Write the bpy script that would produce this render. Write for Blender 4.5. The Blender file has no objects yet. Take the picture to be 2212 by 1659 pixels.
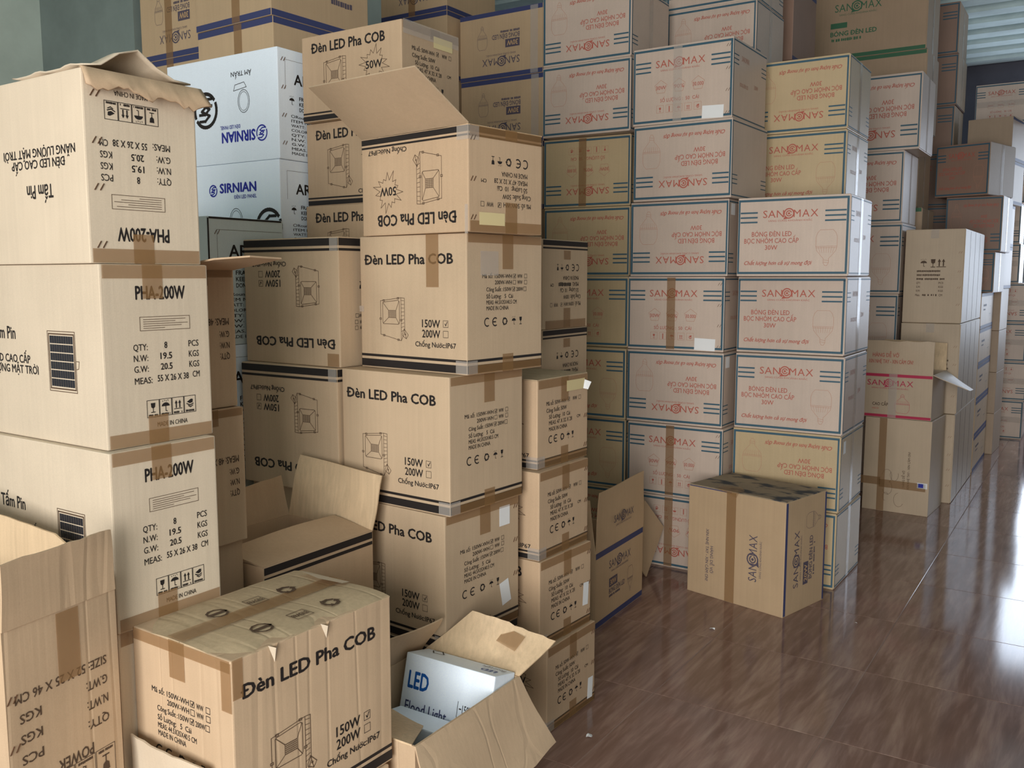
import bpy, bmesh, math, random
from mathutils import Vector, Matrix
random.seed(7)
R = math.radians
SC = bpy.context.scene
COL = SC.collection

# ---------------------------------------------------------------- camera
YAW, PITCH, CAM_H, FPX = R(33.0), R(6.64), 1.492, 1976.2
cam_d = bpy.data.cameras.new('camera')
cam_d.sensor_fit = 'HORIZONTAL'; cam_d.sensor_width = 36.0
cam_d.lens = 36.0 * FPX / 2212.0
cam_d.clip_start = 0.05
cam = bpy.data.objects.new('camera', cam_d); COL.objects.link(cam)
cam.location = (0, 0, CAM_H)
cam.rotation_euler = (math.pi / 2 - PITCH, 0, YAW)
SC.camera = cam

# ---------------------------------------------------------------- world, lights, exposure
SC.view_settings.view_transform = 'Standard'
SC.view_settings.look = 'None'
SC.view_settings.gamma = 1.0
SC.view_settings.use_curve_mapping = False
SC.view_settings.exposure = 0.0
wd = bpy.data.worlds.new('daylight'); SC.world = wd; wd.use_nodes = True
bg = wd.node_tree.nodes['Background']
bg.inputs[0].default_value = (0.72, 0.86, 1.0, 1); bg.inputs[1].default_value = 0.8

def area_light(name, loc, rot, sx, sy, power, color):
    d = bpy.data.lights.new(name, 'AREA'); d.shape = 'RECTANGLE'; d.size = sx; d.size_y = sy
    d.energy = power; d.color = color
    o = bpy.data.objects.new(name, d); COL.objects.link(o); o.location = loc; o.rotation_euler = rot
    return o
# daylight in the wide doorway behind the photographer, and in the far window
area_light('doorway_daylight', (0.55, -3.05, 1.6), (R(90), 0, 0), 2.7, 2.6, 335, (1.0, 0.985, 0.95))
area_light('far_window_daylight', (0.45, 11.78, 1.95), (R(90), 0, R(180)), 2.6, 2.1, 100, (0.74, 0.84, 1.0))

# ---------------------------------------------------------------- helpers
def srgb(r, g, b):
    f = lambda c: (c / 255 / 12.92) if c / 255 <= 0.04045 else ((c / 255 + 0.055) / 1.055) ** 2.4
    return (f(r), f(g), f(b), 1.0)

def new_mat(name):
    m = bpy.data.materials.new(name); m.use_nodes = True
    nt = m.node_tree; b = nt.nodes['Principled BSDF']
    return m, nt, b
def N(nt, t, **kw):
    n = nt.nodes.new(t)
    for k, v in kw.items(): setattr(n, k, v)
    return n

def flat_mat(name, col, rough=0.7, spec=0.3, alpha=1.0, metal=0.0):
    m, nt, b = new_mat(name)
    b.inputs['Base Color'].default_value = col; b.inputs['Roughness'].default_value = rough
    b.inputs['Specular IOR Level'].default_value = spec; b.inputs['Alpha'].default_value = alpha
    b.inputs['Metallic'].default_value = metal
    return m

def board_mat(name, col, rough=0.62, spec=0.35, var=0.10, flute=0.12, stain=0.12, crease=0.0, along='z'):
    """corrugated board: soft blotches, fine upright flute lines, each box a little different"""
    m, nt, b = new_mat(name); L = nt.links.new
    tc = N(nt, 'ShaderNodeTexCoord'); oi = N(nt, 'ShaderNodeObjectInfo')
    add = N(nt, 'ShaderNodeVectorMath', operation='ADD'); comb = N(nt, 'ShaderNodeVectorMath', operation='SCALE')
    comb.inputs[0].default_value = (7, 13, 19); L(oi.outputs['Random'], comb.inputs['Scale'])
    L(tc.outputs['Object'], add.inputs[0]); L(comb.outputs[0], add.inputs[1])
    n1 = N(nt, 'ShaderNodeTexNoise'); n1.inputs['Scale'].default_value = 5; n1.inputs['Detail'].default_value = 4
    L(add.outputs[0], n1.inputs['Vector'])
    mp = N(nt, 'ShaderNodeMapping'); mp.inputs['Scale'].default_value = (90, 90, 2.5); L(add.outputs[0], mp.inputs['Vector'])
    n2 = N(nt, 'ShaderNodeTexNoise'); n2.inputs['Scale'].default_value = 1; n2.inputs['Detail'].default_value = 2
    L(mp.outputs[0], n2.inputs['Vector'])
    n3 = N(nt, 'ShaderNodeTexNoise'); n3.inputs['Scale'].default_value = 400; L(add.outputs[0], n3.inputs['Vector'])
    # value factor
    def ma(op, a, bb):
        k = N(nt, 'ShaderNodeMath', operation=op)
        for i, q in enumerate((a, bb)):
            if isinstance(q, (int, float)): k.inputs[i].default_value = q
            else: L(q, k.inputs[i])
        return k.outputs[0]
    v = ma('MULTIPLY', ma('SUBTRACT', n1.outputs[0], 0.5), stain * 2)
    v = ma('ADD', v, ma('MULTIPLY', ma('SUBTRACT', n2.outputs[0], 0.5), flute))
    v = ma('ADD', v, ma('MULTIPLY', ma('SUBTRACT', n3.outputs[0], 0.5), 0.18))
    v = ma('ADD', v, ma('MULTIPLY', ma('SUBTRACT', oi.outputs['Random'], 0.5), var))
    v = ma('ADD', v, 1.0)
    sc = N(nt, 'ShaderNodeVectorMath', operation='SCALE'); sc.inputs[0].default_value = col[:3]; L(v, sc.inputs['Scale'])
    L(sc.outputs[0], b.inputs['Base Color'])
    b.inputs['Roughness'].default_value = rough; b.inputs['Specular IOR Level'].default_value = spec
    bp = N(nt, 'ShaderNodeBump'); bp.inputs['Strength'].default_value = 0.18; bp.inputs['Distance'].default_value = 0.004
    hh = ma('ADD', ma('MULTIPLY', n2.outputs[0], 0.5), n1.outputs[0])
    if crease:
        mp3 = N(nt, 'ShaderNodeMapping'); mp3.inputs['Scale'].default_value = (11, 11, 0.35) if along == 'z' else (0.35, 11, 11); L(add.outputs[0], mp3.inputs['Vector'])
        n4 = N(nt, 'ShaderNodeTexNoise'); n4.inputs['Scale'].default_value = 1; n4.inputs['Detail'].default_value = 1; L(mp3.outputs[0], n4.inputs['Vector'])
        ln = ma('MINIMUM', ma('MULTIPLY', ma('ABSOLUTE', ma('SUBTRACT', n4.outputs[0], 0.5), 0), 28.0), 1.0)
        hh = ma('ADD', hh, ma('MULTIPLY', ln, crease))
    L(hh, bp.inputs['Height']); L(bp.outputs[0], b.inputs['Normal'])
    return m

M = {}
M['kraft'] = board_mat('kraft_board', srgb(190, 162, 132))
M['kraft_warm'] = board_mat('kraft_board_warm', srgb(193, 168, 139))
M['kraft_creased'] = board_mat('creased_kraft_board', srgb(193, 166, 136), stain=.2, crease=1.3)
M['kraft_pale'] = board_mat('kraft_board_pale', srgb(207, 190, 167))
M['trim_board'] = board_mat('bulb_carton_board', srgb(198, 178, 163), rough=0.42, spec=0.5)
M['trim_yellow'] = board_mat('yellowish_bulb_carton_board', srgb(189, 166, 130), rough=0.42, spec=0.5)
M['carton'] = board_mat('blue_band_carton_board', srgb(192, 164, 131), rough=0.5, spec=0.4)
M['green_carton'] = board_mat('green_band_carton_board', srgb(166, 140, 114), rough=0.5, spec=0.4)  # base tone lowered so the dimness of its far stack sits in the colour
M['plain'] = board_mat('plain_brown_board', srgb(170, 147, 124), rough=0.5, spec=0.45)
M['shaded_plain'] = board_mat('shade_darkened_brown_board', srgb(142, 113, 97), rough=0.5, spec=0.45)  # plain board darkened: shade on the far stacks is in the colour
M['grey_kraft'] = board_mat('dull_brown_board', srgb(184, 163, 138), rough=0.5, spec=0.45)
M['white'] = board_mat('white_coated_board', srgb(234, 244, 255), rough=0.45, spec=0.4, flute=0.04, stain=0.04, var=0.04)
M['white_dull'] = board_mat('dull_white_board', srgb(206, 216, 216), rough=0.5, spec=0.4, flute=0.05, stain=0.08)
M['inner'] = board_mat('inner_board', srgb(205, 178, 144), flute=0.4, stain=0.15, crease=0.5)
M['dusty'] = board_mat('dusty_board_top', srgb(184, 163, 132), rough=0.75, flute=0.35, stain=0.3, crease=1.4, along='x')
M['worn_dark'] = board_mat('mould_stained_board', srgb(152, 136, 114), rough=0.8, flute=0.1, stain=0.3)
def _stain(m):
    nt = m.node_tree; b = nt.nodes['Principled BSDF']; src = b.inputs['Base Color'].links[0].from_socket
    tc = N(nt, 'ShaderNodeTexCoord'); mp = N(nt, 'ShaderNodeMapping'); mp.inputs['Scale'].default_value = (5, 9, 5); nt.links.new(tc.outputs['Object'], mp.inputs['Vector'])
    n = N(nt, 'ShaderNodeTexNoise'); n.inputs['Scale'].default_value = 1.3; n.inputs['Detail'].default_value = 6; nt.links.new(mp.outputs[0], n.inputs['Vector'])
    cr = N(nt, 'ShaderNodeValToRGB'); cr.color_ramp.elements[0].position = .52; cr.color_ramp.elements[1].position = .62; nt.links.new(n.outputs[0], cr.inputs[0])
    mx = N(nt, 'ShaderNodeMix', data_type='RGBA'); nt.links.new(cr.outputs[0], mx.inputs[0]); nt.links.new(src, mx.inputs[6]); mx.inputs[7].default_value = srgb(62, 66, 72)
    nt.links.new(mx.outputs[2], b.inputs['Base Color'])
_stain(M['worn_dark'])
M['black'] = flat_mat('black_ink', srgb(38, 33, 32), 0.6)
M['fade'] = flat_mat('faded_black_ink', srgb(84, 66, 52), 0.7)
M['red'] = flat_mat('red_ink', srgb(178, 94, 80), 0.6)
M['redline'] = flat_mat('pale_red_ink', srgb(184, 132, 110), 0.6)
M['teal'] = flat_mat('teal_blue_ink', srgb(60, 92, 108), 0.5)
M['blue'] = flat_mat('navy_ink', srgb(62, 68, 108), 0.55)
M['bluefade'] = flat_mat('faded_navy_ink', srgb(86, 78, 92), 0.6)
M['royal'] = flat_mat('royal_blue_ink', srgb(38, 46, 150), 0.5)
M['greenink'] = flat_mat('green_ink', srgb(60, 104, 76), 0.55)
M['pink'] = flat_mat('magenta_ink', srgb(176, 44, 76), 0.5)
M['ledblue'] = flat_mat('led_blue_ink', srgb(20, 84, 160), 0.5)
M['line'] = flat_mat('thin_line_ink', srgb(92, 72, 56), 0.7)
M['paper'] = flat_mat('white_paper', srgb(232, 232, 232), 0.7)
M['paper_y'] = flat_mat('yellowed_paper', srgb(214, 196, 148), 0.7)
M['tape'] = flat_mat('brown_packing_tape', srgb(162, 122, 78), 0.3, 0.5, 0.32)
M['clear'] = flat_mat('clear_packing_tape', srgb(215, 205, 195), 0.14, 0.6, 0.22)
M['staple'] = flat_mat('staple_wire', srgb(120, 90, 70), 0.4, 0.5, 1.0, 0.6)
M['inkpanel'] = flat_mat('dark_blue_black_ink', srgb(40, 40, 46), 0.5)

def mesh_obj(name, verts, faces, mats, parent=None, midx=None, smooth=False):
    me = bpy.data.meshes.new(name); me.from_pydata([tuple(v) for v in verts], [], faces)
    for m in (mats if isinstance(mats, (list, tuple)) else [mats]): me.materials.append(m)
    if midx:
        me.polygons.foreach_set('material_index', midx)
    if smooth: me.polygons.foreach_set('use_smooth', [True] * len(me.polygons))
    me.update()
    return link(name, me, parent)
def link(name, me, parent=None):
    o = bpy.data.objects.new(name, me); COL.objects.link(o); o.parent = parent
    return o
def empty(name, loc, rz=0):
    o = bpy.data.objects.new(name, None); COL.objects.link(o); o.location = loc; o.rotation_euler = (0, 0, rz)
    o.empty_display_size = 0.1
    return o
def tag(o, label=None, cat=None, group=None, kind=None):
    if label: o['label'] = label
    if cat: o['category'] = cat
    if group: o['group'] = group
    if kind: o['kind'] = kind
    return o

def box_vf(x0, x1, y0, y1, z0, z1):
    v = [(x0, y0, z0), (x1, y0, z0), (x1, y1, z0), (x0, y1, z0), (x0, y0, z1), (x1, y0, z1), (x1, y1, z1), (x0, y1, z1)]
    f = [(0, 3, 2, 1), (4, 5, 6, 7), (0, 1, 5, 4), (1, 2, 6, 5), (2, 3, 7, 6), (3, 0, 4, 7)]
    return v, f
def boxes_vf(lst):
    V, F = [], []
    for b in lst:
        v, f = box_vf(*b); k = len(V); V += v; F += [tuple(i + k for i in q) for q in f]
    return V, F

# ---------------------------------------------------------------- room
XL, XR, YN, YF, ZC = -4.82, 2.2, -3.2, 11.85, 3.85
def concrete(name, col, amp=0.5):
    m, nt, b = new_mat(name); L = nt.links.new
    tc = N(nt, 'ShaderNodeTexCoord')
    n1 = N(nt, 'ShaderNodeTexNoise'); n1.inputs['Scale'].default_value = 1.6; n1.inputs['Detail'].default_value = 8
    n1.inputs['Roughness'].default_value = 0.65
    L(tc.outputs['Object'], n1.inputs['Vector'])
    cr = N(nt, 'ShaderNodeValToRGB')
    cr.color_ramp.elements[0].position = 0.3; cr.color_ramp.elements[1].position = 0.72
    cr.color_ramp.elements[0].color = tuple(c * (1 - amp * 0.5) for c in col[:3]) + (1,)
    cr.color_ramp.elements[1].color = tuple(min(1, c * (1 + amp * 0.35)) for c in col[:3]) + (1,)
    L(n1.outputs[0], cr.inputs[0]); L(cr.outputs[0], b.inputs['Base Color'])
    b.inputs['Roughness'].default_value = 0.85
    bp = N(nt, 'ShaderNodeBump'); bp.inputs['Strength'].default_value = 0.25; bp.inputs['Distance'].default_value = 0.01
    L(n1.outputs[0], bp.inputs['Height']); L(bp.outputs[0], b.inputs['Normal'])
    return m
M['concrete'] = concrete('grey_cement_render', srgb(186, 198, 188), 0.35)
M['column'] = concrete('dark_cement_column', srgb(122, 134, 130), 0.5)
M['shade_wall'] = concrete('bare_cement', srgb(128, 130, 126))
M['farwall'] = concrete('shade_darkened_cement_wall', srgb(92, 92, 104))  # unlit far end: its dimness is put into this colour
M['deck'] = concrete('galvanised_deck', srgb(204, 222, 222), 0.5)
M['frame'] = flat_mat('grey_window_frame', srgb(120, 124, 128), 0.4)

def tile_mat():
    m, nt, b = new_mat('wood_look_glazed_tile'); L = nt.links.new
    tc = N(nt, 'ShaderNodeTexCoord'); oi = N(nt, 'ShaderNodeObjectInfo')
    sc = N(nt, 'ShaderNodeVectorMath', operation='SCALE'); sc.inputs[0].default_value = (31, 17, 9); L(oi.outputs['Random'], sc.inputs['Scale'])
    add = N(nt, 'ShaderNodeVectorMath', operation='ADD'); L(tc.outputs['Object'], add.inputs[0]); L(sc.outputs[0], add.inputs[1])
    mp = N(nt, 'ShaderNodeMapping'); mp.inputs['Scale'].default_value = (9, 1.5, 1); L(add.outputs[0], mp.inputs['Vector'])
    n1 = N(nt, 'ShaderNodeTexNoise'); n1.inputs['Scale'].default_value = 1.0; n1.inputs['Detail'].default_value = 9
    n1.inputs['Roughness'].default_value = 0.62; n1.inputs['Distortion'].default_value = 1.3
    L(mp.outputs[0], n1.inputs['Vector'])
    mp2 = N(nt, 'ShaderNodeMapping'); mp2.inputs['Scale'].default_value = (45, 4, 1); L(add.outputs[0], mp2.inputs['Vector'])
    n2 = N(nt, 'ShaderNodeTexNoise'); n2.inputs['Scale'].default_value = 1.0; n2.inputs['Detail'].default_value = 5; L(mp2.outputs[0], n2.inputs['Vector'])
    mx = N(nt, 'ShaderNodeMath', operation='MULTIPLY_ADD'); mx.inputs[1].default_value = 0.45; L(n2.outputs[0], mx.inputs[0]); 
    ms = N(nt, 'ShaderNodeMath', operation='MULTIPLY'); ms.inputs[1].default_value = 0.62; L(n1.outputs[0], ms.inputs[0]); L(ms.outputs[0], mx.inputs[2])
    cr = N(nt, 'ShaderNodeValToRGB'); e = cr.color_ramp.elements
    e[0].position = 0.29; e[0].color = srgb(106, 78, 67); e[1].position = 0.76; e[1].color = srgb(174, 146, 130)
    k = e.new(0.50); k.color = srgb(131, 101, 89); k = e.new(0.58); k.color = srgb(146, 116, 104)
    L(mx.outputs[0], cr.inputs[0]); L(cr.outputs[0], b.inputs['Base Color'])
    b.inputs['Roughness'].default_value = 0.10; b.inputs['Specular IOR Level'].default_value = 0.55
    bp = N(nt, 'ShaderNodeBump'); bp.inputs['Strength'].default_value = 0.03; bp.inputs['Distance'].default_value = 0.002
    L(n2.outputs[0], bp.inputs['Height']); L(bp.outputs[0], b.inputs['Normal'])
    return m
M['tile'] = tile_mat()
M['grout'] = flat_mat('pale_grout', srgb(150, 128, 116), 0.9, 0.0)

v, f = box_vf(XL - .2, XR + .2, YN - .2, YF + .2, -0.12, -0.0012)
floor = mesh_obj('floor', v, f, M['grout']); tag(floor, 'glossy brown wood-look tile floor', kind='structure')
TS, G = 0.602, 0.0011
me = None
ty0 = 2.925 - 11 * TS
ny = int((YF - ty0) / TS) + 1; nx = int((XR + 3.698) / TS) + 1
for i in range(nx):
    for j in range(ny):
        x0, y0 = -3.698 + i * TS, ty0 + j * TS
        if y0 < YN - TS or x0 > XR: continue
        if me is None:
            bm = bmesh.new(); vv, ff = box_vf(-TS / 2 + G, TS / 2 - G, -TS / 2 + G, TS / 2 - G, -0.006, 0.0)
            bv = [bm.verts.new(q) for q in vv]
            for q in ff: bm.faces.new([bv[k] for k in q])
            bmesh.ops.bevel(bm, geom=[e for e in bm.edges if all(w.co.z > -0.001 for w in e.verts)], offset=0.0012, segments=1, affect='EDGES')
            me = bpy.data.meshes.new('tile'); bm.to_mesh(me); bm.free(); me.materials.append(M['tile'])
        o = link('tile', me, floor); o.location = (x0 + TS / 2, y0 + TS / 2, 0)

def wall_with_hole(name, axis, c0, c1, a0, a1, hole, mat, label):
    """axis 'x': wall plane normal along x between c0..c1, spanning a (y) and z; hole = (a0, a1, z0, z1)"""
    parts = []
    def add(p0, p1, z0, z1):
        if p1 - p0 < 1e-4 or z1 - z0 < 1e-4: return
        parts.append((c0, c1, p0, p1, z0, z1) if axis == 'x' else (p0, p1, c0, c1, z0, z1))
    if hole:
        h0, h1, z0, z1 = hole
        add(a0, h0, 0, ZC + .09); add(h1, a1, 0, ZC + .09); add(h0, h1, 0, z0); add(h0, h1, z1, ZC + .09)
    else: add(a0, a1, 0, ZC + .09)
    v, f = boxes_vf(parts)
    return tag(mesh_obj(name, v, f, mat), label, kind='structure')
wall_with_hole('wall_left', 'x', XL - .2, XL, YN, YF, None, M['concrete'], 'grey cement wall on the left of the store room')
wall_with_hole('wall_right', 'x', XR, XR + .2, YN, YF, None, M['shade_wall'], 'grey cement side wall')
wall_with_hole('wall_near', 'y', YN - .2, YN, XL, XR, (-0.85, 1.95, 0, 2.95), M['shade_wall'], 'grey cement wall with the wide doorway')
wall_with_hole('wall_far', 'y', YF, YF + .2, XL, XR, (-0.87, 1.75, 0.9, 3.0), M['farwall'], 'dim cement wall at the far end')
# column standing against the left wall
v, f = box_vf(-4.82, -4.03, 2.853, 3.32, 0, ZC)
tag(mesh_obj('trim_1', v, f, M['column']), 'grey cement column beside the white cartons', kind='structure')
def window_frame(name, axis, c, a0, a1, z0, z1, n):
    t = 0.05; lst = []
    def add(p0, p1, q0, q1):
        lst.append((c - .03, c + .03, p0, p1, q0, q1) if axis == 'x' else (p0, p1, c - .03, c + .03, q0, q1))
    add(a0, a0 + t, z0, z1); add(a1 - t, a1, z0, z1); add(a0 + t, a1 - t, z0, z0 + t); add(a0 + t, a1 - t, z1 - t, z1)
    for k in range(1, n):
        p = a0 + (a1 - a0) * k / n; add(p - t / 2, p + t / 2, z0 + t, z1 - t)
    v, f = boxes_vf(lst)
    tag(mesh_obj(name, v, f, M['frame']), 'plain metal window frame', kind='structure')
window_frame('window_1', 'y', YF + .1, -0.87, 1.75, 0.9, 3.0, 3)
# ribbed metal deck ceiling, ribs running across the room
V, F = [], []; per = 0.42; y = YN; prof = []
while y < YF:
    for dy, dz in ((0, 0), (.20, 0), (.235, .075), (.385, .075)): prof.append((y + dy, ZC + dz))
    y += per
for (yy, zz) in prof: V += [(XL, yy, zz), (XR, yy, zz)]
for i in range(len(prof) - 1): F.append((2 * i, 2 * i + 1, 2 * i + 3, 2 * i + 2))
k = len(V); bv, bf = box_vf(XL - .2, XR + .2, YN - .2, YF + .2, ZC + .09, ZC + .2); V += bv; F += [tuple(i + k for i in q) for q in bf]
tag(mesh_obj('ceiling', V, F, M['deck']), 'ribbed grey metal deck ceiling', kind='structure')

# ---------------------------------------------------------------- print builder (ink on board, laid flat on a face)
_glyph = {}
_fc = bpy.data.curves.new('lettering_source', 'FONT'); _fo = bpy.data.objects.new('lettering_source', _fc); COL.objects.link(_fo)
_fc.resolution_u = 2
_raw = {}
def raw_glyphs(s, shear, spacing):
    key = (s, shear, spacing)
    if key not in _raw:
        _fc.body = s; _fc.shear = shear; _fc.space_character = spacing
        bpy.context.view_layer.update()
        ev = _fo.evaluated_get(bpy.context.evaluated_depsgraph_get()); m = ev.to_mesh()
        _raw[key] = ([(a.co.x, a.co.y) for a in m.vertices], [tuple(p.vertices) for p in m.polygons]); ev.to_mesh_clear()
    return _raw[key]
HORN = dict(zip('ơớờợởỡưứừựửữƠỚỜỢỞỠƯỨỪỰ', 'oóòọỏõuúùụủũOÓÒỌỎÕUÚÙỤ'))
def glyphs(s, bold=0.0, shear=0.0, spacing=1.0):
    """outline letters as flat faces (x, y, layer); barred D and horned vowels are drawn from plain letters"""
    key = (s, bold, shear, spacing)
    if key in _glyph: return _glyph[key]
    base = ''.join('D' if c == 'Đ' else HORN.get(c, c) for c in s)
    v0, f0 = raw_glyphs(base, shear, spacing); v0 = list(v0); f0 = list(f0)
    for i, c in enumerate(s):
        if c != 'Đ' and c not in HORN: continue
        x1 = max(a[0] for a in raw_glyphs(base[:i + 1], shear, spacing)[0])
        if c == 'Đ':
            d = [a[0] for a in raw_glyphs('D', shear, spacing)[0]]; l = x1 - (max(d) - min(d))
            q = [(l - .07, .32), (l + .27, .32), (l + .27, .39), (l - .07, .39)]
        else:
            y = .50 if c.islower() else .70
            q = [(x1 - .07, y - .07), (x1 + .02, y - .03), (x1 + .06, y + .09), (x1 - .005, y + .09), (x1 - .03, y + .01)]
        k = len(v0); v0 += q; f0.append(tuple(range(k, k + len(q))))
    vs, fs = [], []
    for n, (dx, dy) in enumerate(((-bold, 0), (bold, 0), (0, -bold * .8), (0, bold * .8)) if bold > .001 else ((0, 0),)):
        k = len(vs); vs += [(x + dx, y + dy, n) for x, y in v0]; fs += [tuple(i + k for i in f) for f in f0]
    x0 = min(a[0] for a in vs); x1 = max(a[0] for a in vs)
    _glyph[key] = (vs, fs, x0, x1)
    return _glyph[key]

class Print:
    """u to the right 0..1, v downwards 0..1 over a face of w x h metres"""
    def __init__(s, w, h): s.w, s.h = w, h; s.V = []; s.F = []; s.I = []; s.mats = []; s.z = 0.0; s.bands = []
    def mi(s, ink):
        if ink not in s.mats: s.mats.append(ink)
        return s.mats.index(ink)
    def pt(s, u, v): return ((u - .5) * s.w, (.5 - v) * s.h)
    def add(s, pts, faces, ink):
        k = len(s.V); s.V += [(p[0], p[1], s.z + (.00005 * p[2] if len(p) > 2 else 0)) for p in pts]
        for f in faces:
            # keep the normal towards the viewer
            a = sum(pts[f[i]][0] * pts[f[(i + 1) % len(f)]][1] - pts[f[(i + 1) % len(f)]][0] * pts[f[i]][1] for i in range(len(f)))
            f = f if a >= 0 else f[::-1]
            s.F.append(tuple(i + k for i in f)); s.I.append(s.mi(ink))
    def text(s, t, u0, u1, v, cap, ink='black', bold=0.02, shear=0.0, rot=0, spacing=1.0, flip=False):
        """t fitted between u0..u1, capitals cap (fraction of h) tall, centred on v; rot=90 reads upwards (u<->v roles swap)"""
        vs, fs, x0, x1 = glyphs(t, bold, shear, spacing)
        if rot == 0:
            ax, ay = s.pt(u0, v); wx = (u1 - u0) * s.w; ch = cap * s.h
            sx = wx / (x1 - x0); sy = ch / 0.72
            s.add([(ax + (a - x0) * sx, ay - ch / 2 + b * sy, n) for a, b, n in vs], fs, ink)
        else:   # u0..u1 run along v (bottom to top for 90), v is the u centre, cap a fraction of w
            L = (u1 - u0) * s.h; ch = cap * s.w; sx = L / (x1 - x0); sy = ch / 0.72
            cx = (v - .5) * s.w
            if rot == 90:
                by = (.5 - u1) * s.h
                s.add([(cx + ch / 2 - b * sy, by + (a - x0) * sx, n) for a, b, n in vs], fs, ink)
            else:
                by = (.5 - u0) * s.h
                s.add([(cx - ch / 2 + b * sy, by - (a - x0) * sx, n) for a, b, n in vs], fs, ink)
    def scribble(s, u0, u1, v, cap, ink='fade', seed=0):
        """a line of print too blurred to read: a row of short marks"""
        rnd = random.Random(seed + int(v * 1000)); u = u0; e = cap * s.h * .5 / s.w
        while u < u1 - e * .5:
            wd = min(e * rnd.uniform(.5, 1.5), u1 - u)
            if rnd.random() > .14: s.rect(u, u + wd * .8, v - cap * rnd.uniform(.35, .5), v + cap * rnd.uniform(.35, .5), ink)
            u += wd
    def poly(s, pts, ink='black'): s.add([s.pt(*p) for p in pts], [tuple(range(len(pts)))], ink)
    def rect(s, u0, u1, v0, v1, ink='black'): s.poly([(u0, v1), (u1, v1), (u1, v0), (u0, v0)], ink)
    def stroke(s, pts, wd, ink='black', closed=False):
        P = [Vector(s.pt(*p)) for p in pts]; n = len(P)
        for i in range(n if closed else n - 1):
            a, b = P[i], P[(i + 1) % n]; d = b - a
            if d.length < 1e-6: continue
            d.normalize(); nn = Vector((-d.y, d.x)) * wd / 2; e = d * wd / 2
            s.add([tuple(q) + (1 + i % 3,) for q in (a - nn - e, b - nn + e, b + nn + e, a + nn - e)], [(0, 1, 2, 3)], ink)
    def frame(s, u0, u1, v0, v1, wd, ink='black'): s.stroke([(u0, v0), (u1, v0), (u1, v1), (u0, v1)], wd, ink, True)
    def arc(s, u, v, r, a0, a1, wd, ink='black', n=14, ry=None):
        ry = ry or r
        s.stroke([(u + r * math.cos(R(a0 + (a1 - a0) * i / n)) / s.w, v - ry * math.sin(R(a0 + (a1 - a0) * i / n)) / s.h) for i in range(n + 1)], wd, ink)
    def disc(s, u, v, r, ink='black', n=12):
        s.poly([(u + r * math.cos(2 * math.pi * i / n) / s.w, v - r * math.sin(2 * math.pi * i / n) / s.h) for i in range(n)][::1], ink)
    def band(s, u0, u1, v0, v1, ink='black', name='band'): s.bands.append((u0, u1, v0, v1, ink, name))
    def mesh(s, name):
        me = bpy.data.meshes.new(name); me.from_pydata(s.V, [], s.F)
        for m in s.mats: me.materials.append(M[m])
        me.polygons.foreach_set('material_index', s.I); me.update()
        return me

def bands(P):                       # the thin and the wide black band round the foot of the floodlight cartons
    P.band(.003, .997, .893, .912); P.band(.003, .997, .932, .988)
def floodlight(P, u0, u1, v0, v1, ink='line', t=.0016):
    q = lambda a, b: (u0 + (u1 - u0) * a, v0 + (v1 - v0) * b)
    st = lambda pts, c=False, w=t: P.stroke([q(*p) for p in pts], w, ink, c)
    st([(.04, .08), (.76, 0), (.76, 1), (.04, .87)], True)
    st([(.76, 0), (.88, .01), (.88, .80), (.76, 1)])
    for i in range(9): st([(.77, .06 + i * .09), (.86, .07 + i * .085)], False, t * .8)
    st([(.12, .13), (.15, .11), (.66, .06), (.70, .09), (.70, .58), (.66, .62), (.15, .62), (.12, .59)], True)
    for a, b in (((.13, .12), (.32, .30)), ((.69, .08), (.58, .30)), ((.13, .61), (.32, .47)), ((.69, .61), (.58, .47))): st([a, b])
    st([(.32, .30), (.58, .30), (.58, .47), (.32, .47)], True)
    for i in range(1, 8): st([(.32 + .26 * i / 8, .30), (.32 + .26 * i / 8, .47)], False, t * .7)
    for i in range(1, 5): st([(.32, .30 + .17 * i / 5), (.58, .30 + .17 * i / 5)], False, t * .7)
    for a, b in ((.16, .07), (.66, .01), (.16, .89), (.66, .98), (.04, .5), (.76, .52)): st([(a - .03, b - .015), (a + .03, b - .015), (a + .03, b + .02), (a - .03, b + .02)], True)
    st([(.80, .84), (.86, .72), (1.0, .86), (.93, .95), (.80, .88)], True); st([(.86, .72), (.93, .95)])
    P.disc(*q(.90, .85), .0028, ink)
def tick(P, u, v, s, mark=True):
    P.frame(u - s / P.w, u + s / P.w, v - s / P.h, v + s / P.h, .0012)
    if mark: P.stroke([(u - .3 * s / P.w, v), (u, v + .5 * s / P.h), (u + .6 * s / P.w, v - .6 * s / P.h)], .0022)
def umbrella(P, u, v, r, ink='black'):
    P.poly([(u - r / P.w, v)] + [(u - r * math.cos(R(a)) / P.w, v - r * .8 * math.sin(R(a)) / P.h) for a in range(20, 180, 20)] + [(u + r / P.w, v)], ink)
    P.stroke([(u, v), (u, v + r * 1.0 / P.h), (u + .35 * r / P.w, v + 1.1 * r / P.h)], r * .16, ink)
    for i in range(4): P.stroke([(u + (-.7 + .45 * i) * r / P.w, v - (1.0 + .12 * (i % 2)) * r / P.h), (u + (-.8 + .45 * i) * r / P.w, v - (1.25 + .12 * (i % 2)) * r / P.h)], r * .1, ink)
def glass(P, u, v, r, ink='black'):
    P.poly([(u - .55 * r / P.w, v - r / P.h), (u + .55 * r / P.w, v - r / P.h), (u + .45 * r / P.w, v - .1 * r / P.h), (u + .12 * r / P.w, v + .15 * r / P.h), (u - .12 * r / P.w, v + .15 * r / P.h), (u - .45 * r / P.w, v - .1 * r / P.h)], ink)
    P.stroke([(u, v), (u, v + r / P.h)], r * .16, ink); P.stroke([(u - .45 * r / P.w, v + r / P.h), (u + .45 * r / P.w, v + r / P.h)], r * .18, ink)
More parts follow.
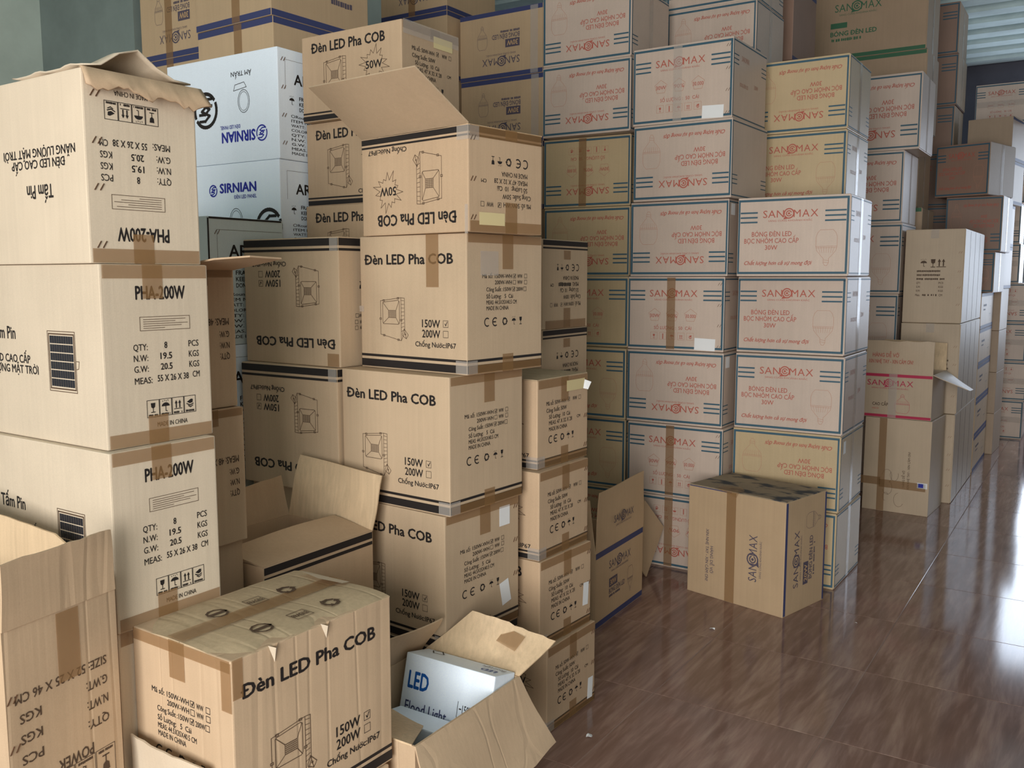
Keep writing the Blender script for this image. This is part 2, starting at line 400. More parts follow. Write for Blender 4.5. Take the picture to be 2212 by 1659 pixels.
def arrows(P, u, v, r, ink='black'):
    for k in (-1, 1):
        c = u + k * .45 * r / P.w
        P.stroke([(c, v + .6 * r / P.h), (c, v - .4 * r / P.h)], r * .28, ink)
        P.poly([(c - .36 * r / P.w, v - .3 * r / P.h), (c + .36 * r / P.w, v - .3 * r / P.h), (c, v - r / P.h)], ink)
    P.stroke([(u - .95 * r / P.w, v + .9 * r / P.h), (u + .95 * r / P.w, v + .9 * r / P.h)], r * .16, ink)
def hands(P, u, v, r, ink='black'):
    P.poly([(u - .8 * r / P.w, v - .3 * r / P.h), (u + .3 * r / P.w, v - .9 * r / P.h), (u + .8 * r / P.w, v - .8 * r / P.h), (u + .7 * r / P.w, v - .1 * r / P.h), (u, v + .1 * r / P.h)], ink)
    P.stroke([(u - .8 * r / P.w, v + .1 * r / P.h), (u, v + .5 * r / P.h), (u + .8 * r / P.w, v + .2 * r / P.h)], r * .22, ink)
    P.stroke([(u - .4 * r / P.w, v + .6 * r / P.h), (u + .1 * r / P.w, v + .9 * r / P.h), (u + .7 * r / P.w, v + .6 * r / P.h)], r * .2, ink)
def recycle(P, u, v, r, ink='black'):
    for k in range(3):
        a = 90 + 120 * k
        pts = [(u + r * .8 * math.cos(R(a + d)) / P.w, v - r * .8 * math.sin(R(a + d)) / P.h) for d in (-52, -15, 22)]
        P.stroke(pts, r * .36, ink)
        e = pts[-1]; t = R(a + 22 + 90)
        dx, dy = math.cos(t), math.sin(t); nx_, ny_ = -dy, dx
        P.poly([(e[0] + (nx_ * .42 * r) / P.w, e[1] - (ny_ * .42 * r) / P.h), (e[0] - (nx_ * .42 * r) / P.w, e[1] + (ny_ * .42 * r) / P.h), (e[0] + dx * .55 * r / P.w, e[1] - dy * .55 * r / P.h)], ink)
def ce_row(P, u0, u1, v, r, ink='black'):
    d = (u1 - u0)
    P.arc(u0 + .06 * d, v, r, 60, 300, r * .3, ink); P.arc(u0 + .27 * d, v, r, 60, 300, r * .3, ink); P.stroke([(u0 + .27 * d - .9 * r / P.w, v), (u0 + .27 * d + .2 * r / P.w, v)], r * .3, ink)
    recycle(P, u0 + .53 * d, v, r * 1.0, ink); umbrella(P, u0 + .78 * d, v, r * .85, ink); glass(P, u0 + .97 * d, v, r * .95, ink)

# floodlight carton 150W / 200W
def d_cob_main(P, mark=150, dots=False):
    P.text('Đèn LED Pha COB', .045, .885, .175, .075, bold=.032)
    floodlight(P, .19, .47, .46, .78)
    P.text('150W', .60, .765, .642, .058); P.text('200W', .60, .765, .716, .058)
    tick(P, .815, .642, .0095, mark == 150); tick(P, .815, .716, .0095, mark == 200)
    P.text('Chống Nước:IP67', .535, .905, .795, .038)
    bands(P)
def d_cob_info(P):
    c = .030
    P.text('Mã số: 150W-WH', .19, .575, .30, c, bold=.012); tick(P, .61, .30, .006); P.text('WW', .65, .72, .30, c, bold=.012); tick(P, .765, .30, .006, False)
    P.text('200W-WH', .35, .575, .345, c, bold=.012); tick(P, .61, .345, .006, False); P.text('WW', .65, .72, .345, c, bold=.012); tick(P, .765, .345, .006, False)
    P.text('Công Suất :150W', .24, .57, .395, c, bold=.012); tick(P, .60, .395, .006); P.text('200W', .635, .73, .395, c, bold=.012); tick(P, .755, .395, .006, False)
    P.text('Số Lượng:   5  Cái', .24, .59, .445, c, bold=.012)
    P.text('MEAS: 44.5X35X40.5 CM', .24, .64, .488, c, bold=.008)
    P.text('MADE IN CHINA', .24, .53, .53, c, bold=.008)
    ce_row(P, .22, .71, .63, .0115)
    bands(P)
def star(P, u, v, r, ink='line', n=15):
    pts = []
    for i in range(2 * n):
        rr = r * ((1.0 + .22 * math.sin(i * 2.3)) if i % 2 == 0 else .64); a = math.pi * i / n + .15
        pts.append((u + rr * math.cos(a) / P.w, v - rr * .92 * math.sin(a) / P.h))
    P.stroke(pts, .0016, ink, True)
def d_50_main(P):
    P.text('Đèn LED Pha COB', .10, .845, .145, .115, bold=.03)
    floodlight(P, .22, .49, .29, .80)
    star(P, .735, .44, .058); P.text('50W', .655, .815, .44, .09)
    P.text('Chống Nước:IP67', .55, .93, .845, .05)
    bands(P)
def d_50_info(P, watt='50W', meas='MEAS: 47 X 32 X 28'):
    c = .047
    P.text('Mã số: %s-WH' % watt, .165, .545, .275, c, bold=.012); tick(P, .60, .27, .0065); P.text('WW', .68, .77, .27, c, bold=.012); tick(P, .825, .27, .0065, False)
    P.text('Công Suất: %s' % watt, .165, .56, .355, c, bold=.012)
    P.text('Số Lượng:  10  Cái', .215, .63, .43, c, bold=.012)
    P.text(meas, .215, .67, .50, c, bold=.008) if meas else (P.text('MEAS:', .215, .36, .50, c, bold=.008), P.scribble(.39, .67, .50, c, 'black')); P.text('CM', .77, .84, .49, .035, bold=.012)
    P.text('MADE IN CHINA', .215, .57, .57, c, bold=.008)
    ce_row(P, .22, .70, .69, .0115)
    bands(P)
def d_100_info(P): d_50_info(P, '100W', None)

# solar panel carton
def d_pha_main(P):
    P.text('Tấm Pin', .22, .405, .39, .075); P.text('ĐÈN LED CAO CẤP', .13, .505, .54, .048); P.text('NĂNG LƯỢNG MẶT TRỜI', .06, .56, .60, .048)
    u0, u1, v0, v1 = .645, .815, .385, .69
    P.frame(u0, u1, v0, v1, .003, 'line'); P.frame(u0 - .008, u1 + .008, v0 - .015, v1 + .015, .0016, 'line')
    for i in range(10):
        for j in range(6):
            a = u0 + .006 + i * (u1 - u0 - .012) / 10; b = v0 + .008 + j * (v1 - v0 - .016) / 6
            P.rect(a + .0008, a + (u1 - u0 - .012) / 10 - .0008, b + .002, b + (v1 - v0 - .016) / 6 - .004, 'inkpanel')
    P.stroke([(.825, .53), (.845, .53), (.84, .57), (.825, .575)], .0014, 'line')
def icon_box(P, u0, v0, s, n, ink='black'):
    for k in range(n):
        a = u0 + k * s * 1.06 / P.w; P.frame(a, a + s / P.w, v0, v0 + s * 1.25 / P.h, .0012, ink)
        cu, cv, r = a + s / 2 / P.w, v0 + .55 * s / P.h, s * .34
        (glass, umbrella, arrows, hands)[k % 4](P, cu, cv, r, ink)
        P.scribble(a + .12 * s / P.w, a + .88 * s / P.w, v0 + 1.12 * s / P.h, .013, ink, k)
def d_pha_spec(P):
    P.text('PHA-200W', .30, .765, .155, .075, bold=.03)
    P.frame(.33, .80, .29, .365, .0011, 'line')
    for i in range(5): P.rect(.36, .36 + (.40, .30, .42, .36, .2)[i], .303 + i * .012, .306 + i * .012, 'line')
    for v, a, b, c in ((.455, 'QTY:', '8', 'PCS'), (.515, 'N.W:', '19.5', 'KGS'), (.575, 'G.W:', '20.5', 'KGS')):
        P.text(a, .26, .39, v, .037, bold=.006); P.text(b, .56 - .014 * len(b), .56 + .014 * len(b), v - .005, .037, bold=.02); P.text(c, .78, .88, v - .005, .037, bold=.006)
    P.text('MEAS:', .26, .42, .64, .037, bold=.006); P.text('55 X 26 X 38', .47, .77, .635, .037, bold=.015); P.text('CM', .81, .88, .63, .037, bold=.006)
    icon_box(P, .36, .755, .029, 4)
    P.text('MADE IN CHINA', .45, .74, .895, .027, bold=.004)
def d_meas48(P):
    P.text('MEAS: 48 X', .10, .50, .62, .05, 'fade'); P.text('G.W:', .10, .25, .53, .045, 'fade'); P.text('N.W:', .10, .25, .45, .045, 'fade'); P.text('QTY:', .10, .25, .37, .045, 'fade')
    P.text('PCS', .75, .9, .37, .045, 'fade')
def d_size(P):
    for v, a, b in ((.71, 'SIZE: 52 X 25 X 46 CM', None), (.625, 'G.WT:', 'KGS'), (.54, 'N.WT:', 'KGS'), (.455, 'QTY:', 'PCS')):
        if b is None: P.text(a, .12, .93, v, .04, 'fade', .012)
        else: P.text(a, .12, .32, v, .04, 'fade', .012); P.text(b, .72, .90, v, .04, 'fade', .012)
    P.text('POWER', .28, .60, .35, .05, 'fade', .02)
    icon_box(P, .08, .20, .046, 4, 'fade')

# bulb cartons with teal trim and red print
def ring_logo(P, u, v, r, ink):
    P.arc(u, v, r, -150, 190, r * .24, ink, 18); P.arc(u, v, r * .55, 30, 330, r * .2, ink, 10); P.disc(u, v, r * .25, ink, 8)
    P.poly([(u - r * 1.2 / P.w, v + r * 1.25 / P.h), (u - .75 * r / P.w, v + .45 * r / P.h), (u - .2 * r / P.w, v + 1.1 * r / P.h)], ink)
def sanomax(P, u0, u1, v, cap, ink, sub=True, subink=None):
    w = u1 - u0
    P.text('SAN', u0, u0 + .385 * w, v, cap, ink, .0, spacing=1.05); P.text('MAX', u0 + .56 * w, u1, v, cap, ink, .0, spacing=1.15)
    ring_logo(P, u0 + .475 * w, v, cap * P.h * .62, ink)
    if sub: P.text('SÁNG CÙNG KHOẢNH KHẮC', u0 + .1 * w, u0 + .9 * w, v + cap * .92, cap * .24, subink or ink, 0)
def trim(P, ink='teal'):
    t = .0105
    P.band(.006, .994, .028, .028 + t / P.h, ink, 'trim_line'); P.band(.006, .994, .972 - t / P.h, .972, ink, 'trim_line')
    P.band(.006, .006 + .008 / P.w, .049, .951, ink, 'trim_line'); P.band(.994 - .010 / P.w, .994, .049, .951, ink, 'trim_line')
def side_stripes(P, vs, ink='teal', a=.185, b=.79):
    for v in vs:
        P.band(.025, a, v, v + .02, ink, 'stripe'); P.band(b, .972, v, v + .02, ink, 'stripe')
def bulb(P, u, v0, v1, hw, ink='redline'):
    t = .0013; H = v1 - v0; q = lambda a, b: (u + a * hw, v0 + b * H)
    P.stroke([q(-.85, .08), q(-.6, 0), q(.6, 0), q(.85, .08), q(1, .2), q(1, .46), q(-1, .46), q(-1, .2)], t, ink, True)
    P.stroke([q(-1, .46), q(-.9, .58), q(-.45, .74), q(-.25, .8), q(-.25, .92), q(-.1, 1), q(.1, 1), q(.25, .92), q(.25, .8), q(.45, .74), q(.9, .58), q(1, .46)], t, ink)
    for i in range(-3, 4): P.stroke([q(i * .25, .48), q(i * .2, .64)], t * .8, ink)
    P.stroke([q(-.95, .5), q(.95, .5)], t, ink); P.stroke([q(-.25, .84), q(.25, .86)], t, ink); P.stroke([q(-.25, .9), q(.25, .92)], t, ink)
def d_san_a(P):
    trim(P); side_stripes(P, (.185, .245, .305))
    sanomax(P, .235, .73, .215, .095, 'red')
    P.text('BÓNG ĐÈN LED', .135, .50, .465, .062, 'red', .008); P.text('BỌC NHÔM CAO CẤP', .065, .565, .55, .062, 'red', .008); P.text('30W', .26, .375, .635, .06, 'red', .008)
    P.text('Chất lượng hơn cả sự mong đợi', .07, .69, .83, .05, 'red', .02, .35)
    bulb(P, .81, .43, .87, .092)
def d_san_b(P):
    trim(P); side_stripes(P, (.185, .245, .305))
    sanomax(P, .235, .73, .225, .095, 'red')
    for u, a in ((.29, '30W'), (.475, '90%'), (.665, '30.000')):
        r = .034
        P.stroke([(u + r * math.cos(R(90 + 72 * k)) / P.w, .525 - r * math.sin(R(90 + 72 * k)) / P.h) for k in range(5)], .0016, 'redline', True)
        P.text(a, u - .052, u + .052, .53, .05, 'red', .01)
    P.text('SỐ LƯỢNG :  50  CÁI', .285, .675, .695, .045, 'red', .005)
    for k in range(5):
        u = .25 + k * .095; P.frame(u, u + .07, .76, .855, .0012, 'redline')
        (glass, lambda *a: P.stroke([(a[1], a[2] - .03), (a[1], a[2] + .03)], .005, 'red'), umbrella, arrows, hands)[k](P, u + .035, .812, .010, 'red')
def d_san_r(P):
    P.band(.005, .005 + .008 / P.w, .028, .972, 'teal', 'trim_line'); P.band(.02, .995, .028, .045, 'teal', 'trim_line'); P.band(.02, .995, .955, .972, 'teal', 'trim_line')
    for v in (.20, .255, .31): P.band(.02, .16, v, v + .013, 'teal', 'stripe'); P.band(.84, .99, v, v + .013, 'teal', 'stripe')
    P.text('SANOMAX', .24, .46, .22, .07, 'redline', 0); P.text('30W', .62, .74, .5, .06, 'redline', 0)
    P.text('BÓNG ĐÈN LED', .2, .44, .55, .05, 'redline', 0)
def d_san_r_low(P):
    P.band(.005, .005 + .008 / P.w, .028, .972, 'teal', 'trim_line'); P.band(.02, .995, .028, .045, 'teal', 'trim_line'); P.band(.02, .995, .955, .972, 'teal', 'trim_line')
    for v in (.70, .755, .81): P.band(.02, .16, v, v + .013, 'teal', 'stripe'); P.band(.84, .99, v, v + .013, 'teal', 'stripe')

# blue-band cartons
def edge_bands(P, ink='blue', t=.027):
    P.band(.004, .996, .006, t / P.h, ink); P.band(.004, .996, 1 - t / P.h, .994, ink)
def badge(P, u0, u1, v, h, ink, txt='30W'):
    P.rect(u0, u1, v - h / 2, v + h / 2, ink)
    P.z = .0003; P.text(txt, u0 + .12 * (u1 - u0), u1 - .12 * (u1 - u0), v, h * .62, 'carton_ink', .02); P.z = 0
M['carton_ink'] = flat_mat('bare_board_lettering', srgb(196, 160, 116), 0.6)
def d_carton_end(P):
    edge_bands(P)
    sanomax(P, .27, .72, .25, .11, 'bluefade')
    badge(P, .27, .44, .50, .12, 'bluefade'); P.text('BÓNG ĐÈN LED', .27, .60, .61, .07, 'bluefade', .015); P.scribble(.27, .5, .68, .035, 'bluefade')
    bulb(P, .72, .45, .80, .06, 'bluefade')
def d_carton_side(P):
    edge_bands(P); bulb(P, .73, .40, .86, .075, 'bluefade'); P.scribble(.18, .42, .35, .07, 'bluefade'); P.scribble(.18, .36, .47, .05, 'bluefade')
def d_carton_plain(P): edge_bands(P)
def d_carton_up(P):             # carton lying on its end: print runs upwards
    P.band(.01, .46, .004, .012, 'blue')
    s = Print(P.h, P.w)
    sanomax(s, .25, .66, .69, .085, 'bluefade'); rot_in(P, s, 90)
    s = Print(P.h, P.w)
    s.text('HÀNG DỄ VỠ', .53, .78, .735, .032, 'bluefade', .01); s.text('XIN NHẸ TAY - XIN CẢM ƠN!', .38, .86, .785, .032, 'bluefade', .01); rot_in(P, s, -90)
def d_carton_up_side(P):
    P.band(.006, .006 + .017 / P.w, .01, .99, 'blue'); P.band(.994 - .012 / P.w, .994, .01, .99, 'blue')
    s = Print(P.h, P.w)
    sanomax(s, .22, .72, .28, .12, 'bluefade'); badge(s, .22, .42, .52, .12, 'bluefade', '20W'); s.text('BÓNG ĐÈN LED', .25, .64, .635, .08, 'bluefade', .02); s.scribble(.28, .58, .72, .035, 'bluefade')
    bulb(s, .78, .50, .86, .07, 'bluefade'); rot_in(P, s, 90)
def rot_in(P, s, ang):
    c, q = math.cos(R(ang)), math.sin(R(ang))
    k = len(P.V); P.V += [(x * c - y * q, x * q + y * c, z) for x, y, z in s.V]
    for f, i in zip(s.F, s.I): P.F.append(tuple(j + k for j in f)); P.I.append(P.mi(s.mats[i]))

def d_green(P):
    edge_bands(P, 'greenink', .03); sanomax(P, .30, .66, .34, .10, 'greenink'); P.rect(.27, .40, .53, .60, 'greenink')
    P.text('BÓNG ĐÈN LED', .27, .63, .67, .06, 'greenink', .03); P.scribble(.27, .52, .75, .04, 'greenink')
def d_green_r(P): edge_bands(P, 'greenink', .02)
def s_logo(P, u, v, r, ink, t):
    P.arc(u, v, r, 40, 200, t, ink, 16); P.arc(u, v, r, 220, 380, t, ink, 16)
    for k in (-.28, .12):
        P.stroke([(u + .55 * r / P.w, v + (k - .35) * r / P.h), (u + .05 * r / P.w, v + (k - .35) * r / P.h), (u - .35 * r / P.w, v + (k - .05) * r / P.h), (u + .35 * r / P.w, v + (k + .25) * r / P.h), (u - .1 * r / P.w, v + (k + .55) * r / P.h), (u - .55 * r / P.w, v + (k + .55) * r / P.h)], t * .8, ink)
def downlight(P, u, v, s, ink='line'):
    P.arc(u - .1 * s / P.w, v - .2 * s / P.h, s * .75, 0, 360, .002, ink, 20, s * 1.0); P.arc(u - .1 * s / P.w, v - .2 * s / P.h, s * .6, 0, 360, .0015, ink, 20, s * .82)
    P.stroke([(u - .5 * s / P.w, v + 1.0 * s / P.h), (u + 1.2 * s / P.w, v + .8 * s / P.h), (u + 1.0 * s / P.w, v + 1.3 * s / P.h), (u - .2 * s / P.w, v + 1.45 * s / P.h)], .002, ink, True)
def d_sirnian(P):
    P.text('SIRNIAN', .47, .80, .23, .09, 'royal', .04); s_logo(P, .41, .25, .020, 'royal', .005); P.text('ĐÈN LED PANEL', .60, .80, .32, .035, 'royal', .02)
    downlight(P, .62, .57, .045, 'black'); P.text('ÂM TRẦN', .52, .72, .80, .045, 'black', .01)
    s_logo(P, .90, .62, .062, 'black', .013)
def d_sirnian_b(P):
    P.text('SIRNIAN', .20, .50, .24, .10, 'royal', .04); s_logo(P, .145, .25, .026, 'royal', .005); P.text('ĐÈN LED PANEL', .33, .51, .335, .035, 'royal', .02)
    downlight(P, .30, .58, .040, 'black'); P.text('ÂM TRẦN', .22, .40, .815, .045, 'black', .01)
    s_logo(P, .64, .52, .060, 'black', .013)
def d_sirnian_info(P):
    P.text('AR-12W', .26, .98, .26, .10, 'black', .02); P.stroke([(.12, .36), (.12, .10), (.98, .10)], .001, 'line')
    umbrella(P, .22, .46, .012); P.text('FRAGILE', .34, .62, .43, .035); P.text('KEEP DRY', .34, .64, .48, .035); P.text('DON\'T DROP', .34, .68, .53, .035)
    for i, t in enumerate(('○Round ○Square', 'ITEM NO.:', 'WATT: 12W', 'COLOR: □3000K □6500K', 'QTY:    60   PCS', 'N.W.    5.4   KGS', 'G.W.    6.4   KGS', 'MEAS. 78 X 36 X 38', 'MADE IN CHINA')):
        P.text(t, .2, .2 + .045 * len(t), .60 + i * .042, .026, 'black', .01)
def d_tubes(P):
    umbrella(P, .33, .36, .020, 'fade'); glass(P, .49, .36, .026, 'fade'); arrows(P, .63, .36, .028, 'fade')
    for i in range(3): P.scribble(.22, (.62, .62, .70)[i], .445 + .042 * i, .022, 'fade', i)
    for i, (a, b, c) in enumerate((('QTY:', '', 'PCS'), ('G.W:', '', 'KGS'), ('N.W:', '', 'KGS'))):
        P.text(a, .22, .29, .57 + .042 * i, .022, 'fade', .02); P.text(c, .60, .68, .57 + .042 * i, .022, 'fade', .02)
        if b: P.text(b, .43, .48, .57, .022, 'fade', .02)
    P.text('Meas.', .21, .29, .70, .024, 'fade', .02); P.scribble(.33, .58, .70, .024, 'fade', 9); P.text('CM', .61, .67, .70, .024, 'fade', .02)
def d_tubes_part(P):
    for i in range(6): P.scribble(.64 + .03 * (i % 2), .84, .36 + .045 * i, .022, 'fade', i)
def d_pinkbox(P):
    P.band(.005, .995, .02, .085, 'pink'); P.band(.005, .995, .93, .99, 'pink')
    sanomax(P, -.02 + .05, .72, .22, .13, 'pink'); bulb(P, .57, .88, .46, .11, 'pink'); P.text('CAO CẤP', .12, .36, .70, .07, 'fade', .02); P.scribble(.12, .22, .80, .04, 'redline')
def d_pinkflap(P): P.text('HÀNG DỄ VỠ', .08, .50, .45, .13, 'red', .01); P.text('XIN NHẸ TAY - XIN CẢM ƠN!', .02, .72, .66, .13, 'red', .01)
def d_handscript(P):
    s = Print(P.h, P.w); s.text('HÀNG DỄ VỠ', .28, .46, .62, .035, 'fade', .01); s.text('XIN NHẸ TAY - XIN CẢM ƠN!', .26, .66, .69, .035, 'fade', .01); rot_in(P, s, 90)
    for u, v, r, a in ((.36, .84, .018, 30), (.38, .74, .03, 200), (.56, .86, .03, 100), (.37, .62, .03, 300), (.48, .60, .025, 150)): P.arc(u, v, r, a, a + 230, .0016, 'line', 10, r * 1.5)
def d_fc_top(P):
    for u, v in ((.30, .78), (.30, .33)):
        P.stroke([(u - .04, v), (u + .04, v)], .01, 'fade'); P.arc(u, v, .022, 0, 360, .005, 'fade', 10)
    for u, v in ((.52, .80), (.52, .35)): P.frame(u - .05, u + .05, v - .06, v + .06, .002, 'fade'); P.text('FRAGILE', u - .045, u + .045, v, .05, 'fade')
    for u, v in ((.72, .80), (.72, .35)): recycle(P, u, v, .022, 'fade')
def d_led(P):
    P.text('LED', .06, .30, .32, .22, 'ledblue', .03); P.text('Flood Light', .06, .54, .66, .15, 'blue', .01); P.rect(.645, .65, .42, .98, 'black')
    P.text('150W', .70, .83, .50, .10, 'black', .01); P.text('200W', .70, .83, .68, .10, 'black', .01); P.rect(.665, .69, .50, .515, 'black'); P.frame(.885, .965, .46, .72, .004)
def d_led_top(P):
    P.text('LED', .08, .24, .40, .22, 'ledblue', .02); P.text('Flood Light', .05, .30, .72, .16, 'bluefade', 0)
    P.stroke([(.74, .70), (.82, .98), (.90, .84), (.84, .62)], .003, 'black', True)

_pc = {}
def print_mesh(fn, w, h, name='print'):
    key = (fn.__name__, round(w, 3), round(h, 3))
    if key not in _pc:
        P = Print(w, h); fn(P); _pc[key] = (P.mesh(name) if P.F else None, P.bands)
    return _pc[key]
def put_print(b, fn, face, flip=False, lift=.0006, P=None):
    fw, fh = (b.w if face == 'L' else b.d), b.h
    me, bd = print_mesh(fn, fw, fh) if fn else ((P.mesh('print') if P.F else None), P.bands)
    if me: o = link('print', me, b.root); face_place(o, face, b.w, b.d, b.h, lift=lift, flip=flip)
    for u0, u1, v0, v1, ink, nm in bd:
        cu, cv = (u0 + u1) / 2, (v0 + v1) / 2
        if flip: cu, cv = 1 - cu, 1 - cv
        o = link(nm, slab((u1 - u0) * fw, (v1 - v0) * fh, .0003, ink, nm), b.root); face_place(o, face, b.w, b.d, b.h, cu, cv, lift - .0002)

# ---------------------------------------------------------------- carton builder
ROT_L = Matrix(((1, 0, 0), (0, 0, -1), (0, 1, 0)))         # face looking along -y
ROT_R = Matrix(((0, 0, 1), (1, 0, 0), (0, 1, 0)))          # face looking along +x
ROT_T = Matrix.Identity(3)
def face_place(o, face, w, d, h, cu=.5, cv=.5, lift=.0006, flip=False, spin=0):
    """put a flat mesh (x right, y up, z out) on a face; cu, cv = place of its centre in fractions of the face, v from the top"""
    rot = {'L': ROT_L, 'R': ROT_R, 'T': ROT_T}[face].to_4x4()
    if face == 'L': loc = Vector(((cu - .5) * w, -d / 2 - lift, (1 - cv) * h))
    elif face == 'R': loc = Vector((w / 2 + lift, (cu - .5) * d, (1 - cv) * h))
    else: loc = Vector(((cu - .5) * w, (.5 - cv) * d, h + lift))
    ang = (math.pi if flip else 0) + spin
    o.matrix_local = Matrix.Translation(loc) @ rot @ Matrix.Rotation(ang, 4, 'Z')

_bc = {}
def body_mesh(w, d, h, mat):
    key = (round(w, 3), round(d, 3), round(h, 3), mat)
    if key in _bc: return _bc[key]
    bm = bmesh.new(); v, f = box_vf(-w / 2, w / 2, -d / 2, d / 2, 0.0, h - .0008)
    bv = [bm.verts.new(q) for q in v]
    for q in f: bm.faces.new([bv[k] for k in q])
    bmesh.ops.bevel(bm, geom=bm.edges[:], offset=.0035, segments=2, profile=.6, affect='EDGES')
    me = bpy.data.meshes.new('body'); bm.to_mesh(me); bm.free(); me.materials.append(M[mat])
    _bc[key] = me
    return me
_sl = {}
def slab(w, h, t, mat, name):
    key = (round(w, 4), round(h, 4), round(t, 4), mat, name)
    if key not in _sl:
        me = bpy.data.meshes.new(name); v, f = box_vf(-w / 2, w / 2, -h / 2, h / 2, 0, t); me.from_pydata(v, [], f); me.materials.append(M[mat]); me.update(); _sl[key] = me
    return _sl[key]

class Box:
    pass
ALL = []
def carton(name, x, y, th, w, d, h, z, mat, label=None, cat='carton', group=None, L=None, Rr=None, flipL=False, flipR=None, single=False):
    """x, y = the upright edge nearest the camera (right end of the -y face)"""
    t = R(th); u = Vector((math.cos(t), math.sin(t), 0)); vv = Vector((-math.sin(t), math.cos(t), 0))
    c = Vector((x, y, 0)) - u * w / 2 + vv * d / 2
    b = Box(); b.w, b.d, b.h = w, d, h
    if single:
        o = link(name, body_mesh(w, d, h, mat)); o.location = (c.x, c.y, z); o.rotation_euler = (0, 0, t)
        tag(o, label, cat, group); b.root = o; return b
    root = empty(name, (c.x, c.y, z), t); tag(root, label, cat, group); b.root = root
    b.body = link('body', body_mesh(w, d, h, mat), root)
    if flipR is None: flipR = flipL
    if L: put_print(b, L, 'L', flipL)
    if Rr: put_print(b, Rr, 'R', flipR)
    return b
def strip(b, face, cu, cv, sw, sh, mat='tape', name='packing_tape', lift=.0011, spin=0, t=.0003):
    o = link(name, slab(sw, sh, t, mat, name), b.root); face_place(o, face, b.w, b.d, b.h, cu, cv, lift, False, spin); return o
def tape_L(b, u=.5, width=.045, mat='tape'): strip(b, 'L', u, .5, width, b.h - .006, mat)
def tape_tee(b, face, top=.2, bot=.2, edge=.022, width=.05, u=.5):
    """tape ends folded down over the face from top and bottom seam, with strips along both edges"""
    fw = b.w if face == 'L' else b.d
    if top: strip(b, face, u, top / 2, width, top * b.h); strip(b, face, .5, edge / b.h / 2 + .005, fw - .01, edge, lift=.0013)
    if bot: strip(b, face, u, 1 - bot / 2, width, bot * b.h); strip(b, face, .5, 1 - edge / b.h / 2 - .005, fw - .01, edge, lift=.0013)
def seam_flaps_R(b, mat):
    """the two end flaps that meet in an upright slit on the +x face"""
    for k in (-1, 1):
        o = link('flap', slab(b.d / 2 - .004, b.h - .012, .004, mat, 'flap'), b.root); face_place(o, 'R', b.w, b.d, b.h, .5 + k * .25, .5, .0)
    strip(b, 'R', .5, .5, .05, b.h - .012, 'clear', lift=.0056)
def staples(b, face, cu, vs):
    V, F = [], []
    fw = b.w if face == 'L' else b.d
    for q in vs:
        for k in (-.006, .006):
            v, f = box_vf(-.008, .008, -.0008, .0008, 0, .0014)
            a = R(58); ca, sa = math.cos(a), math.sin(a)
            n = len(V); V += [(x * ca - y * sa + k, x * sa + y * ca + (.5 - q) * b.h, zz) for x, y, zz in v]; F += [tuple(i + n for i in g) for g in f]
    o = mesh_obj('staples', V, F, M['staple'], b.root); o['kind'] = 'stuff'
    face_place(o, face, b.w, b.d, b.h, cu, .5, .0004)

ORD = ['lowest', 'second from the floor', 'third from the floor', 'fourth from the floor', 'fifth from the floor', 'sixth from the floor', 'seventh from the floor', 'eighth from the floor', 'ninth from the floor']
HID = 'plain brown carton hidden from view inside the tall stacks'
def hidden(x, y, w, d, h, z, mat='plain', name='shipping_carton', th=0, label=None):
    if label: return carton(name, x, y, th, w, d, h, z, mat, label, single=True)
    return carton(name, x, y, th, w, d, h, z, mat, HID, 'carton', 'cartons hidden inside the stacks', single=True)

